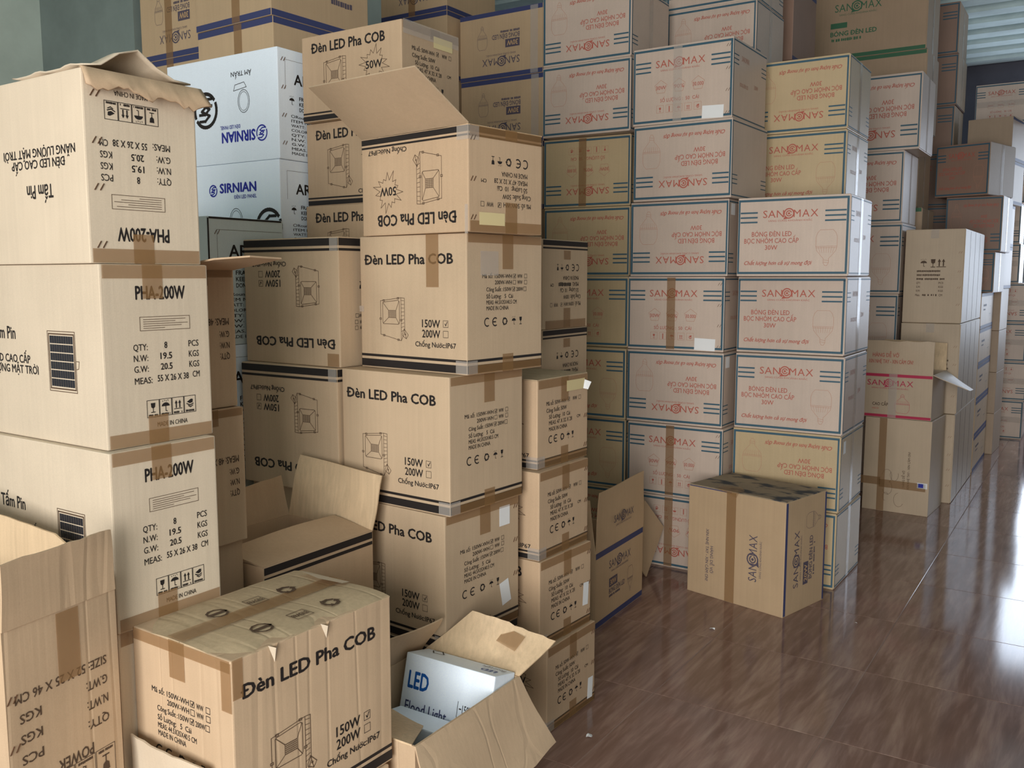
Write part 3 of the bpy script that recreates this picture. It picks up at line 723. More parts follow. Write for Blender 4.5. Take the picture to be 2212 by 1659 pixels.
# ================================================================ A: solar panel cartons, left foreground
A = dict(w=.55, d=.26, h=.38)
A_pos = [(-1.672, 1.080, 0), (-1.672, 1.080, -.4), (-1.667, 1.078, -.6), (-1.691, 1.092, -.7), (-1.704, 1.084, -1.4)]
hidden(*A_pos[0][:2], .55, .26, .38, 0, 'kraft_pale')
A_lab = [None, 'pale solar panel carton deep in the gap behind the big foreground carton', 'pale brown solar panel carton with upright lettering, half hidden behind the open carton',
         'pale brown solar panel carton with upright lettering, middle of its stack on the left',
         'pale brown solar panel carton with upside-down lettering and torn top, upper left']
for k in (1, 2, 3, 4):
    b = carton('panel_carton', *A_pos[k], .55, .26, .38, .38 * k, 'kraft_pale', A_lab[k], 'carton', 'solar panel cartons', d_pha_main, d_pha_spec, flipL=(k == 4))
    b.root.name = 'panel_carton'
    tape_tee(b, 'R', .0 if k == 4 else .19, .16, .028, .048, .46)
    if k == 4:
        staples(b, 'R', .10, (.12, .36, .60, .9)); A3 = b
        # torn strip of the top flap folded over the lettered end, ragged lower edge
        n = 26; V = []; F = []
        for i in range(n + 1):
            u = i / n; yy = -.13 + u * .275
            drop = .036 + .006 * math.sin(u * 17) + .005 * random.uniform(-1, 1) + .012 * u
            V += [(.268, yy, .383), (.279, yy, .381), (.287 + .010 * u, yy, .381 - drop * .5), (.292 + .004 * math.sin(u * 6) + .024 * u, yy, .381 - drop)]
        for i in range(n):
            for j in range(3): a = 4 * i + j; F.append((a, a + 1, a + 5, a + 4))
        o = mesh_obj('flap', V, F, M['kraft'], b.root, smooth=True); o.modifiers.new('thick', 'SOLIDIFY').thickness = .004
        # buckled top flap, humped in the middle
        V = []; F = []; nx_, ny_ = 14, 6
        for i in range(nx_ + 1):
            for j in range(ny_ + 1):
                xx = .27 - .26 * i / nx_; yy = -.125 + .25 * j / ny_
                hump = .052 * math.exp(-((yy + .01) / .055) ** 2) * (1 - .9 * i / nx_) + .004 * math.sin(6 * yy + i)
                V.append((xx, yy, .384 + max(0, hump)))
        for i in range(nx_):
            for j in range(ny_): a = i * (ny_ + 1) + j; F.append((a, a + ny_ + 1, a + ny_ + 2, a + 1))
        o = mesh_obj('flap', V, F, M['kraft_pale'], b.root, smooth=True); o.modifiers.new('thick', 'SOLIDIFY').thickness = .003

# ================================================================ H: cartons behind A
for k, (z, h) in enumerate(((0, .41), (.41, .409))): hidden(-1.85, 1.362, .48, .2, h, z, 'kraft', label=(None, 'plain brown carton low behind the solar panel stack, beside the open floodlight carton')[k])
for k, z in ((2, .819), (3, 1.167)):
    b = carton('shipping_carton', -1.85 + (k == 2) * .015, 1.362 + (k == 2) * .004, 0, .48, .2, .347, z, 'kraft',
               ['', '', 'brown carton below the open-flapped one, wedged behind the solar panel stack', 'brown carton with a flap sticking out, wedged behind the solar panel stack'][k], 'carton', None, None, d_meas48, flipR=True)
    tape_tee(b, 'R', .12, 0, .02, .04, .5)
V = [(.24, -.10, .347), (.24, .10, .347), (.43, .085, .372), (.44, -.02, .375), (.40, -.09, .368)]
o = mesh_obj('flap', V, [(0, 4, 3, 2, 1)], M['kraft'], b.root); o.modifiers.new('thick', 'SOLIDIFY').thickness = .004

# ================================================================ C: floodlight cartons, centre
def clear_corner(b, low=True):
    for f, cu in (('L', .955), ('R', .06)): strip(b, f, cu, (1 - .022 / b.h) if low else .022 / b.h, .045, .038, 'clear', lift=.0014)
CP = [(-1.562, 2.050, -4), (-1.559, 2.046, -4.7), (-1.542, 2.050, -3.7), (-1.521, 2.108, -6.0)]
CH = .4044
C_lab = ['brown floodlight carton with black bands, lowest of the centre stack behind the crushed carton',
         'brown floodlight carton with a white label on its end, second in the centre stack',
         'brown floodlight carton with upright 150W lettering, third in the centre stack',
         'brown floodlight carton with upright 150W lettering, directly under the opened 50W carton']
for k in range(4):
    b = carton('floodlight_carton', *CP[k], .437 if k in (1, 2) else .445, .35, CH, CH * k, 'kraft_warm', C_lab[k], 'carton', 'large floodlight cartons', d_cob_main, d_cob_info, flipL=(k == 0))
    if k:
        tape_tee(b, 'R', .25 if k == 3 else .22, .13, .025, .05, .52)
    clear_corner(b, k > 0)
    if k == 3:
        strip(b, 'L', .70, .19, .05, .38 * CH); strip(b, 'L', .012, .55, .02, .018, 'clear', lift=.0016)
        strip(b, 'R', .28, .21, .08, .07, 'clear', 'tape_patch')
    if k == 1:
        strip(b, 'R', .79, .13, .052, .062, 'paper', 'paper_label'); strip(b, 'R', .80, .74, .045, .075, 'paper', 'paper_label', spin=R(12))
        staples(b, 'R', .95, (.08, .35, .62))
# C4: opened 50 W carton, upside down
W5, D5, H5 = .458, .312, .2911
b = carton('floodlight_carton', -1.492, 2.078, -9.0, W5, D5, H5, CH * 4 + .0005, 'kraft', 'opened upside-down 50W floodlight carton with raised flap, top of the centre stack', 'carton', 'small floodlight cartons', d_50_main, d_50_info, flipL=True)
tape_tee(b, 'R', .1, .3, .03, .05, .56); strip(b, 'R', .30, .87, .105, .035, 'paper_y', 'paper_label', lift=.0016); clear_corner(b, False)
strip(b, 'L', .985, .88, .012, .08, 'clear', lift=.0018)
staples(b, 'R', .06, (.12, .5, .86))
w2 = W5 / 2
V = [(-w2, -D5 / 2, H5), (w2, -D5 / 2, H5), (w2 - .004, -D5 / 2 - .19, H5 + .118), (-w2 + .006, -D5 / 2 - .195, H5 + .125)]
o = mesh_obj('flap', V, [(0, 1, 2, 3)], M['kraft_warm'], b.root); o.modifiers.new('thick', 'SOLIDIFY').thickness = .0045
V = [(w2, -D5 / 2, H5), (w2, D5 / 2, H5), (.02, D5 / 2 - .02, H5 + .02), (.02, -D5 / 2 + .02, H5 + .012)]
o = mesh_obj('flap', V, [(0, 1, 2, 3)], M['inner'], b.root); o.modifiers.new('thick', 'SOLIDIFY').thickness = .0045

# ================================================================ D: upside-down floodlight cartons, left of C
for k in (0, 1): hidden(-2.03, 2.09, .38, .29, CH, CH * k, 'kraft_warm', label=(None, 'brown carton in deep shadow behind the open floodlight carton')[k])
for k, (x, y, th) in ((2, (-1.984, 2.063, -.6)), (3, (-1.986, 2.082, -1.6))):
    b = carton('floodlight_carton', x, y, th, .44, .31, CH, CH * k, 'kraft_warm',
               'upside-down floodlight carton in shadow, between the solar panel stack and centre stack' if k == 2 else 'upside-down 200W floodlight carton with black bands on top, beside the centre stack',
               'carton', 'large floodlight cartons', d_cob_main, d_cob_info, flipL=True)
    strip(b, 'L', .93, .945, .05, .04, 'tape'); strip(b, 'L', .955, .06, .035, .04, 'clear', lift=.0014)

# ================================================================ E: small floodlight cartons, tall column behind D
for k in range(5): hidden(-1.995, 2.42, W5 - .01, D5, H5, H5 * k, 'kraft')
for k in (5, 6, 7):
    x, y, th = [(-1.996, 2.405, -1.0), (-2.001, 2.413, -2.0), (-1.984, 2.395, -.5)][k - 5]
    b = carton('floodlight_carton', x, y, th, W5, D5, H5, H5 * k, 'kraft',
               ['small floodlight carton with only its title showing, above the black-banded upside-down carton', 'small floodlight carton partly hidden by the raised flap, second from top of its column', '50W floodlight carton with a starburst, top of the column behind the centre stack'][k - 5],
               'carton', 'small floodlight cartons', d_50_main, d_50_info)
    if k == 7:
        tape_tee(b, 'R', .12, .1, .025, .05, .56); strip(b, 'R', .70, .14, .105, .038, 'paper_y', 'paper_label', lift=.0016); strip(b, 'R', .5, .07, .30, .045, 'clear', lift=.0018)

# ================================================================ B: small floodlight cartons, right of C
BP = [(-1.457, 2.454, -1.9), (-1.478, 2.440, -3.5), (-1.485, 2.446, -1.6), (-1.512, 2.478, -2.6)]
B_lab = ['brown floodlight carton standing on the tiles, lowest of the stack beside the crushed carton',
         'brown 50W floodlight carton with a white label, second from floor right of the centre stack',
         'brown 50W floodlight carton, third from floor right of the centre stack',
         'brown 50W floodlight carton with yellowed label and dusty top, topmost right of centre stack']
for k in range(4):
    b = carton('floodlight_carton', *BP[k], W5, D5, H5, H5 * k, 'kraft', B_lab[k], 'carton', 'small floodlight cartons', d_50_main, d_50_info)
    tape_tee(b, 'R', .28, .2, .028, .045, .52); clear_corner(b)
    staples(b, 'R', .95, (.12, .5, .85))
    if k == 3:
        strip(b, 'R', .74, .115, .115, .036, 'paper_y', 'paper_label', lift=.0016)
        for s in (-1, 1):
            o = link('flap', slab(W5 - .004, D5 / 2 - .003, .003, 'dusty', 'flap'), b.root); face_place(o, 'T', b.w, b.d, b.h, .5, .5 + s * .25, -.001)
        V = [(w2, .13, H5 - .02), (w2 + .018, .15, H5 - .03), (w2 + .014, .135, H5 - .055), (w2 - .001, .12, H5 - .05)]
        mesh_obj('loose_tape', V, [(0, 1, 2, 3)], M['paper'], b.root)
    if k in (0, 1): strip(b, 'R', .89, .80 if k == 0 else .62, .034, .075 if k == 0 else .08, 'paper', 'paper_label', lift=.0016, spin=R(-4))

# ================================================================ 100 W stack behind B
for k in range(3): hidden(-1.705, 2.825, .44, .33, .326, .326 * k, 'kraft')
for k in (3, 4):
    b = carton('floodlight_carton', -1.70, 2.82, 0, .45, .335, .326, .326 * k, 'kraft_warm',
               ['shaded upside-down 100W floodlight carton just above the yellow-labelled carton', 'shaded upside-down 100W floodlight carton, topmost, right of the centre stack'][k - 3],
               'carton', None, None, d_100_info, flipR=True)
    strip(b, 'R', .52, .88, .05, .22 * b.h); strip(b, 'R', .52, .17, .05, .1 * b.h); strip(b, 'R', .5, .95, .3, .03, lift=.0013)

# ================================================================ F, G: white cartons
for k in range(4): hidden(-2.475, 2.31, .60, .28, .3815, .3815 * k, 'white_dull')
for k in (4, 5):
    b = carton('panel_light_carton', -2.47 - (k == 4) * .004, 2.308, 0, .60, .29, .3815, .3815 * k, 'white',
               ['white panel light carton with upright blue lettering, under the upside-down white one', 'white panel light carton with upside-down blue lettering, below the blue-banded cartons'][k - 4],
               'carton', 'white panel light cartons', d_sirnian_b if k == 5 else d_sirnian, d_sirnian_info, flipL=(k == 5), flipR=False)
    if k == 5: staples(b, 'R', .09, (.1, .35, .6, .85))
for k in range(2): hidden(-2.455, 1.97, .40, .32, .4225, .4225 * k, 'white_dull', label=(None, 'white carton low in the dark slit behind the open floodlight carton')[k])
for k in (2, 3):
    b = carton('panel_light_carton', -2.45, 1.968, 0, .40, .325, .4225, .4225 * k, 'white_dull' if k == 3 else 'white',
               ['white carton with printed details, seen in the slit beside the shaded floodlight carton', 'grey-white carton with dark taped edges in front of the white panel light cartons'][k - 2],
               'carton', 'white panel light cartons', None, d_sirnian_info)
    if k == 3:
        staples(b, 'R', .12, (.12,))
        for cu, cv, sw, sh in ((.012, .5, .006, .41), (.5, .012, .31, .006)): strip(b, 'R', cu, cv, sw, sh, 'black', 'dark_edge')

# ================================================================ I, J, K: blue-band cartons at the back
def blue_carton(name, x, y, th, w, d, h, z, label, L, Rr, flip, tape=None):
    b = carton(name, x, y, th, w, d, h, z, 'carton', label, 'carton', 'blue-banded bulb cartons', L, Rr, flipL=flip)
    if tape is not None: tape_L(b, tape, .05)
    return b
IH = .36
for k in range(6):
    hidden(-2.84, 2.64, .48, .53, IH, IH * k, 'carton'); hidden(-3.505, 2.88, .49, .49, IH, IH * k, 'carton')
blue_carton('bulb_carton', -2.833, 2.63, -2.6, .48, .54, IH, IH * 6, 'blue-banded bulb carton showing only its top strip above the white carton', d_carton_plain, d_carton_plain, False, .55)
blue_carton('bulb_carton', -2.836, 2.626, -2.6, .48, .54, IH, IH * 7, 'blue-banded bulb carton cut by the photo top, above the white cartons', d_carton_plain, d_carton_side, True, .55)
blue_carton('bulb_carton', -3.50, 2.87, 0, .50, .5, IH, IH * 6, 'blue-banded bulb carton beside the cement column, mostly hidden by the white carton', d_carton_plain, d_carton_plain, True, .42)
blue_carton('bulb_carton', -3.50, 2.87, 0, .50, .5, IH, IH * 7, 'blue-banded bulb carton with upside-down lettering beside the cement column', d_carton_end, d_carton_plain, True, .42)
JH = .379
for k in range(7): hidden(-3.325, 4.42, .5, .5, JH, JH * k, 'carton', label=None if k < 6 else 'brown carton glimpsed right of the starburst carton, below the banded one')
blue_carton('bulb_carton', -3.32, 4.42, 0, .5, .5, JH, JH * 7, 'shaded blue-banded bulb carton peeking out beside the starburst carton', d_carton_plain, d_carton_plain, False)
blue_carton('bulb_carton', -3.32, 4.42, 0, .5, .5, JH, JH * 8, 'blue-banded bulb carton with upside-down 30W badge above the starburst carton', d_carton_end, d_carton_plain, True, .48)
KH = .376
for k in range(5): hidden(-2.735, 4.52, .56, .4, KH, KH * k, 'carton', label=None if k < 4 else 'brown carton glimpsed just over the rim of the opened 50W carton')
for k in (5, 6, 7):
    b = blue_carton('bulb_carton', -2.73 + (k == 6) * .006, 4.52, 0, .57, .4, KH, KH * k,
                    ['blue-banded bulb carton with upright lettering, just above the opened 50W carton', 'blue-banded bulb carton with upside-down 30W badge, behind the starburst carton', 'blue-banded bulb carton at the photo top, left of the red-printed stacks'][k - 5], d_carton_end, d_carton_plain, k > 5)
    strip(b, 'L', .90, .5, .05, KH - .01, 'clear')

# ================================================================ L, M, N, O, P: teal-trimmed bulb cartons
SW, SD, SH = .518, .483, .3745
def san(x, y, th, lv, label, design='A', flip=False, grp='teal-trimmed red-printed bulb cartons', seam=True, side=None, tape=False, tag_label=False, clear=False, bd='trim_board'):
    b = carton('bulb_carton', x, y, th, SW, SD, SH - .001, SH * lv, bd, label, 'carton', grp, d_san_a if design == 'A' else d_san_b, None, flipL=flip)
    if seam: seam_flaps_R(b, bd)
    put_print(b, side or (d_san_r_low if flip else d_san_r), 'R', lift=.0049 if seam else .0006)
    if tape: strip(b, 'L', .46, .5, .045, SH - .012, 'clear' if clear else 'tape')
    if tag_label: strip(b, 'L', .815, .905, .108, .06, 'paper', 'paper_label', lift=.0016, spin=R(-2))
    return b
LP = [(-2.10, 4.33, 1.8), (-2.10, 4.33, 1.8), (-2.093, 4.310, 1.8), (-2.117, 4.377, 1.8), (-2.159, 4.473, 1.8), (-2.162, 4.476, 2.6), (-2.132, 4.399, 1.0), (-2.135, 4.405, 1.0)]
L_d = [('A', 1), ('A', 0), ('A', 0), ('B', 0), ('A', 1), ('B', 1), ('A', 1), ('A', 1)]
L_n = ['lowest', 'second', 'third', 'fourth', 'fifth', 'sixth', 'seventh', 'eighth']
for k in range(8):
    san(*LP[k], k, 'teal-trimmed bulb carton, %s from floor in the left column of the red-printed stacks' % L_n[k], L_d[k][0], bool(L_d[k][1]), tape=L_d[k][0] == 'B', bd='trim_yellow' if k < 6 else 'trim_board')
MP = [(-1.554, 4.301, -.8), (-1.554, 4.301, -.8), (-1.566, 4.316, .1), (-1.582, 4.352, .6), (-1.563, 4.328, .2), (-1.543, 4.292, -1.5), (-1.552, 4.304, -.4)]
M_d = [('B', 1), ('B', 0), ('A', 1), ('B', 0), ('A', 1), ('A', 1), ('B', 0)]
for k in range(7):
    b = san(*MP[k], k, 'teal-trimmed bulb carton, %s from floor in the middle column of the red-printed stacks' % L_n[k], M_d[k][0], bool(M_d[k][1]), seam=False, tape=M_d[k][0] == 'B', tag_label=k in (3, 6), clear=(k == 6))
    if k in (2, 4): strip(b, 'R', .12, .13, .055, .055, 'paper', 'paper_label')
    if M_d[k][0] == 'B': staples(b, 'L', .955, (.1, .38, .65, .93))
NP = [(-1.023, 4.406, -.4), (-1.018, 4.410, .7), (-1.015, 4.409, .7), (-1.028, 4.440, -.3), (-1.009, 4.371, 1.4)]
for k in range(5):
    b = san(*NP[k], k, 'teal-trimmed bulb carton, %s from floor in the right column of the red-printed stacks' % L_n[k], 'A', k < 2, bd='trim_yellow' if k < 2 else 'trim_board')
    if k == 1: strip(b, 'R', .14, .17, .05, .06, 'paper', 'paper_label', lift=.006)
for k in range(4): hidden(-1.176, 4.94, SW - .01, SD - .01, SH, SH * k, 'trim_board')
for k in (4, 5, 6): san(-1.172, 4.938, .3, k, 'teal-trimmed bulb carton %s behind the right red-printed column' % ('barely showing', 'with upright lettering', 'with upside-down lettering')[k - 4], 'A', k == 6, bd='trim_yellow')
for k in range(7): hidden(-1.715, 5.06, SW - .02, SD - .01, SH, SH * k, 'trim_board')
san(-1.70, 5.05, 0, 7, 'teal-trimmed bulb carton at the photo top, behind the middle red-printed column', 'A', True)
san(-1.71, 5.06, 0, 8, 'topmost teal-trimmed bulb carton, cut by the photo edge, behind the middle red-printed column', 'A', True)

# ================================================================ X, Q, S: stacks behind on the right
for k in range(5): hidden(-1.72, 5.8, .5, .5, .47, .47 * k)
for k in (5, 6): carton('shipping_carton', -1.72, 5.8, 0, .5, .5, .47, .47 * k, 'shaded_plain', 'plain brown carton in shadow, %s, behind the right red-printed column' % ('upper one' if k == 6 else 'lower one'), 'carton', 'plain cartons at the back', None, d_carton_plain)
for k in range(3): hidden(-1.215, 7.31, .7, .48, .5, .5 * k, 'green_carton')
for k, (z, h) in enumerate(((1.5, .5), (2.0, .56), (2.56, .56), (3.12, .56))):
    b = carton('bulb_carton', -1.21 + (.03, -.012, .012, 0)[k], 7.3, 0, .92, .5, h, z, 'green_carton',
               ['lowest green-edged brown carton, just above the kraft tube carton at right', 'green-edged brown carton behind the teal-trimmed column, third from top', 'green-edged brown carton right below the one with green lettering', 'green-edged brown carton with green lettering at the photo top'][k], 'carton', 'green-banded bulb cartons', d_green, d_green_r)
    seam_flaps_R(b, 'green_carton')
for k in range(2): hidden(-1.20, 6.615, .65, .49, .4607, .4607 * k, 'trim_board', label=('shaded carton on the floor behind the dented kraft carton', 'shaded carton above the floor one, behind the pink-striped carton')[k])
for k, (z, h, x) in enumerate(((.9214, .4606, -1.19), (1.382, .474, -1.185), (1.856, .477, -1.195), (2.333, .497, -1.106))):
    b = carton('bulb_carton', x, 6.61, 0, .65, .5, h, z, 'trim_board',
               'teal-trimmed carton, %s in the dim column behind the pink-striped carton' % ['lowest visible', 'second visible from below', 'second from top', 'topmost and overhanging'][k], 'carton', 'large teal-trimmed bulb cartons', d_san_a, d_san_r, flipL=(k >= 2), flipR=(k >= 2))
    if k >= 2: seam_flaps_R(b, 'trim_board')

# ================================================================ T: long kraft tube cartons, W: pink-striped carton
for k in range(3):
    b = carton('tube_carton', (-.800, -.800, -.808)[k], (6.57, 6.60, 6.66)[k], 0, .36, 1.05, (.595, .595, .62)[k], (0, .595, 1.19)[k], 'grey_kraft',
               ['long plain tube carton on the tiles behind the pink-striped carton', 'long plain tube carton in the middle of its stack behind the pink-striped carton', 'long plain tube carton with umbrella and arrow marks, topmost at right'][k],
               'carton', 'long tube cartons', (None, d_tubes_part, d_tubes)[k], None)
    for i in (-1, 1):
        o = link('flap', slab(.52, b.h - .01, .004, 'grey_kraft', 'flap'), b.root); face_place(o, 'R', b.w, b.d, b.h, .5 + i * .25, .5, 0)
    for q in (.25, .5, .75): strip(b, 'R', q, .5, .01, b.h - .02, 'line', 'crease', lift=.0042)
    staples(b, 'L', .94, (.25, .45, .62, .8)); strip(b, 'L', .5, .05, .05, .06, 'clear')
b = carton('shipping_carton', -.866, 6.112, -3.3, .40, .39, .605, 0, 'grey_kraft', 'dented kraft carton with upright writing on the tiles, carrying the pink-striped carton', 'carton', None, d_handscript, None)
strip(b, 'L', .28, .5, .045, .60, 'tape'); strip(b, 'L', .12, .68, .12, .05, 'tape', spin=0); strip(b, 'L', .60, .70, .28, .05, 'tape')
strip(b, 'L', .90, .68, .06, .035, 'paper', 'tape_patch'); strip(b, 'L', .88, .68, .03, .025, 'royal', 'tape_patch', lift=.0016)

def open_shell(name, x, y, th, w, d, h, z, mat, label, cat='carton', group=None, t=.0045):
    """carton with its top open: four walls and a bottom"""
    tt = R(th); u = Vector((math.cos(tt), math.sin(tt), 0)); vv = Vector((-math.sin(tt), math.cos(tt), 0))
    c = Vector((x, y, 0)) - u * w / 2 + vv * d / 2
    b = Box(); b.w, b.d, b.h = w, d, h
    b.root = empty(name, (c.x, c.y, z), tt); tag(b.root, label, cat, group)
    a, e = w / 2, d / 2
    V = [(-a, -e, 0), (a, -e, 0), (a, e, 0), (-a, e, 0), (-a, -e, h), (a, -e, h), (a, e, h), (-a, e, h)]
    ai, ei = a - t, e - t
    V += [(-ai, -ei, t), (ai, -ei, t), (ai, ei, t), (-ai, ei, t), (-ai, -ei, h), (ai, -ei, h), (ai, ei, h), (-ai, ei, h)]
    F = [(0, 3, 2, 1), (8, 9, 10, 11)]
    for i in range(4):
        j = (i + 1) % 4
        F += [(i, j, j + 4, i + 4), (i + 8, i + 12, j + 12, j + 8), (i + 4, j + 4, j + 12, i + 12)]
    b.body = mesh_obj('body', V, F, M[mat], b.root)
    return b
def flap(b, pts, mat='inner', n=(10, 6), wob=.004, ragged=0.0, thick=.0042, bend=0.0, seed=1):
    """flap patch between four corners p00 (hinge start), p10 (hinge end), p11, p01 (free edge); slight waviness, ragged free edge"""
    rnd = random.Random(seed); p = [Vector(q) for q in pts]; V, F = [], []
    nrm = (p[1] - p[0]).cross(p[3] - p[0]).normalized()
    ph = rnd.uniform(0, 6)
    for i in range(n[0] + 1):
        s = i / n[0]; rg = rnd.uniform(-1, 1) * ragged
        for j in range(n[1] + 1):
            q = j / n[1]
            c = p[0] * (1 - s) * (1 - q) + p[1] * s * (1 - q) + p[2] * s * q + p[3] * (1 - s) * q
            if j == n[1]: c = c + (p[3] - p[0]).normalized() * rg
            c = c + nrm * (wob * math.sin(5 * s + 4 * q + ph) * q + bend * q * q)
            V.append(c)
    for i in range(n[0]):
        for j in range(n[1]):
            a = i * (n[1] + 1) + j; F.append((a, a + n[1] + 1, a + n[1] + 2, a + 1))
    o = mesh_obj('flap', V, F, M[mat], b.root, smooth=True)
    m = o.modifiers.new('thick', 'SOLIDIFY'); m.thickness = thick; m.offset = 0
    o.modifiers.new('crisp', 'EDGE_SPLIT').split_angle = R(35)
    return o

b = open_shell('bulb_carton', -.876, 6.112, -3.0, .40, .39, .285, .607, 'grey_kraft', 'opened carton with pink stripes and pink lettering, raised flaps, at right')
put_print(b, d_pinkbox, 'L')
pf = flap(b, [(-.2, -.195, .285), (.2, -.195, .285), (.2, -.20, .49), (-.2, -.20, .49)], 'grey_kraft', ragged=.004, seed=3)
o = link('print', print_mesh(d_pinkflap, .38, .19)[0], pf); o.matrix_local = Matrix.Translation((0, -.2065, .39)) @ ROT_L.to_4x4()
flap(b, [(.2, -.19, .285), (.2, .19, .285), (.37, .16, .17), (.39, -.15, .20)], 'grey_kraft', seed=4)
flap(b, [(.2, .195, .285), (-.2, .195, .285), (-.2, .24, .47), (.19, .24, .46)], 'inner', seed=5)
strip(b, 'L', .42, .5, .05, .28, 'clear')

# ================================================================ far right: UC, U, U0, V, Y
for k in range(5):
    b = carton('bulb_carton', -.80, 7.72, 0, .38, .85, .274, .275 * k, 'carton', 'blue-banded carton end on, %s in the low stack beyond the tube cartons' % ['lowest', 'second', 'third', 'fourth', 'topmost'][k], 'carton', 'blue-banded cartons far right', None, d_carton_side)
for k, (x, y, th, w, d, z, h, dl) in enumerate(((-.757, 8.0, -3, .38, .5, 1.375, .315, 'A'), (-.725, 8.03, -3, .40, .48, 1.69, .43, 'A'), (-.825, 7.936, -15, .40, .50, 2.12, .40, 'A'))):
    b = carton('bulb_carton', x, y, th, w, d, h, z, 'shaded_plain', ['teal-lined brown carton under the glaring white-ended carton at far right', 'brown carton with a glaring sunlit white end at far right', 'teal-lined brown carton turned askew, jutting out at far right'][k], 'carton', 'brown cartons far right', d_san_a, None, flipL=(k == 1))
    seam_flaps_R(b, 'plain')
for k in range(8):
    b = carton('shipping_carton', -.74 - (k < 4) * .01, 8.63, -8 if k > 5 else -2, .34, .46, .349, .35 * k, 'plain', 'plain brown carton, %s in the narrow far column beside the window' % ORD[k], 'carton', 'plain cartons in the far column', None, d_carton_plain if k > 3 else None)
flap(b, [(.17, -.22, .349), (.17, .22, .349), (.24, .2, .30), (.24, -.2, .29)], 'plain', seed=8)
VH = .419
for k in range(4): hidden(-1.19, 8.66, .6, .5, VH, VH * k)
for k in range(4, 9):
    b = carton('bulb_carton', -1.185 + (k % 2) * .01, 8.65, 0, .6, .5, VH - .001, VH * k, 'shaded_plain', 'dark-lined brown carton, %s in the tall far column reaching the ceiling' % ORD[k], 'carton', 'tall far column cartons', d_san_b, d_carton_plain)
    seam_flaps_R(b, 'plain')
for k in range(9):
    b = carton('bulb_carton', -.60 - .1 * (k > 3) + (.0, .012, -.01, .006, 0, -.012, .01, -.005, .0)[k], 9.58, 0, .44, .45, .359, .36 * k, 'trim_board', 'teal-trimmed carton, %s in the farthest column by the window' % ORD[k], 'carton', 'farthest column cartons', d_san_b, d_san_r, flipL=bool(k % 2))
    strip(b, 'L', .5, .5, .42, .05, 'clear')

# ================================================================ BB: single carton standing on the tiles
b = carton('bulb_carton', -1.116, 3.905, -14.0, .512, .355, .520, 0, 'carton', 'lone brown carton with stained dark top standing on the tiles in front', 'carton', None, d_carton_up, d_carton_up_side)
strip(b, 'L', .46, .5, .05, .515, 'tape')
for s, q in ((-1, .006), (1, .004)):
    o = link('flap', slab(.508, .174, .004, 'worn_dark', 'flap'), b.root); face_place(o, 'T', b.w, b.d, b.h, .5, .5 + s * .248, -.001)
V = [(-.10, -.179, .524), (.02, -.181, .524), (.03, -.15, .529), (-.02, -.10, .532), (-.12, -.13, .528), (.01, -.186, .50)]
mesh_obj('torn_tape', V, [(0, 1, 2, 3, 4), (0, 5, 1)], M['tape'], b.root)

# ================================================================ AA: open blue-banded carton and leaning sheet
b = open_shell('bulb_carton', -1.745, 3.335, 2.2, .36, .51, .333, 0, 'carton', 'open blue-banded carton with upright flap between the floodlight and red-printed stacks')
put_print(b, d_carton_end, 'R')
pf = flap(b, [(.18, -.255, .333), (.18, .255, .333), (.185, .245, .60), (.188, -.245, .595)], 'carton', seed=11)
P_ = Print(.50, .26); sanomax(P_, .30, .72, .55, .13, 'bluefade')
o = link('print', P_.mesh('print'), pf); o.matrix_local = Matrix.Translation((.1935, 0, .463)) @ ROT_R.to_4x4()
flap(b, [(-.18, .255, .333), (-.18, -.255, .333), (-.20, -.25, .60), (-.20, .25, .60)], 'inner', seed=12)
flap(b, [(-.18, -.255, .333), (.18, -.255, .333), (.17, -.30, .57), (-.17, -.30, .58)], 'inner', seed=13)
# flattened sheet leaning on the stack behind
Vs = [Vector((-1.852, 4.088, .004)), Vector((-1.843, 4.27, .219)), Vector((-1.873, 4.10, .391)), Vector((-1.880, 3.92, .176))]
o = mesh_obj('cardboard_sheet', Vs, [(0, 1, 2, 3)], M['carton']); o.modifiers.new('thick', 'SOLIDIFY').thickness = .006
tag(o, 'flattened cardboard sheet leaning on the red-printed stack behind the open carton', 'cardboard')

# ================================================================ EE: open floodlight carton behind the big one
hidden(-1.80, 1.585, .33, .40, .344, 0, 'kraft')
b = open_shell('floodlight_carton', -1.79, 1.575, 0, .35, .42, .40, .345, 'kraft', 'open floodlight carton with raised pale flaps in front of the centre stack')
P_ = Print(.42, .40); P_.band(.005, .995, .075, .1); P_.band(.005, .995, .006, .055)
put_print(b, None, 'R', P=P_)
flap(b, [(.175, -.21, .40), (.175, .21, .40), (.03, .20, .418), (.02, -.21, .412)], 'kraft', bend=.012, seed=21)
flap(b, [(-.175, .21, .40), (.175, .21, .40), (.20, .235, .565), (-.15, .24, .590)], 'inner', wob=.008, seed=22)
flap(b, [(-.175, -.21, .40), (-.175, .21, .40), (-.20, .20, .525), (-.21, -.17, .50)], 'kraft', ragged=.004, seed=23)

# ================================================================ GG: open carton, bottom left corner
carton('shipping_carton', -1.60, .83, 9.5, .48, .20, .414, 0, 'kraft', 'brown carton under the open carton in the bottom left corner', single=True)
b = open_shell('shipping_carton', -1.583, .801, 9.5, .52, .25, .46, .416, 'kraft_creased', 'open brown carton with upside-down size lettering in the bottom left corner')
put_print(b, d_size, 'R', True)
flap(b, [(.26, -.125, .46), (.26, .125, .46), (.262, .118, .585), (.266, -.122, .582)], 'kraft_creased', ragged=.002, wob=.003, seed=31)
flap(b, [(.255, .125, .46), (-.26, .125, .46), (-.25, .13, .60), (.10, .13, .555)], 'inner', ragged=.003, seed=32)
strip(b, 'R', .54, .155, .05, .135, 'tape'); staples(b, 'R', .05, (.28, .48, .7))

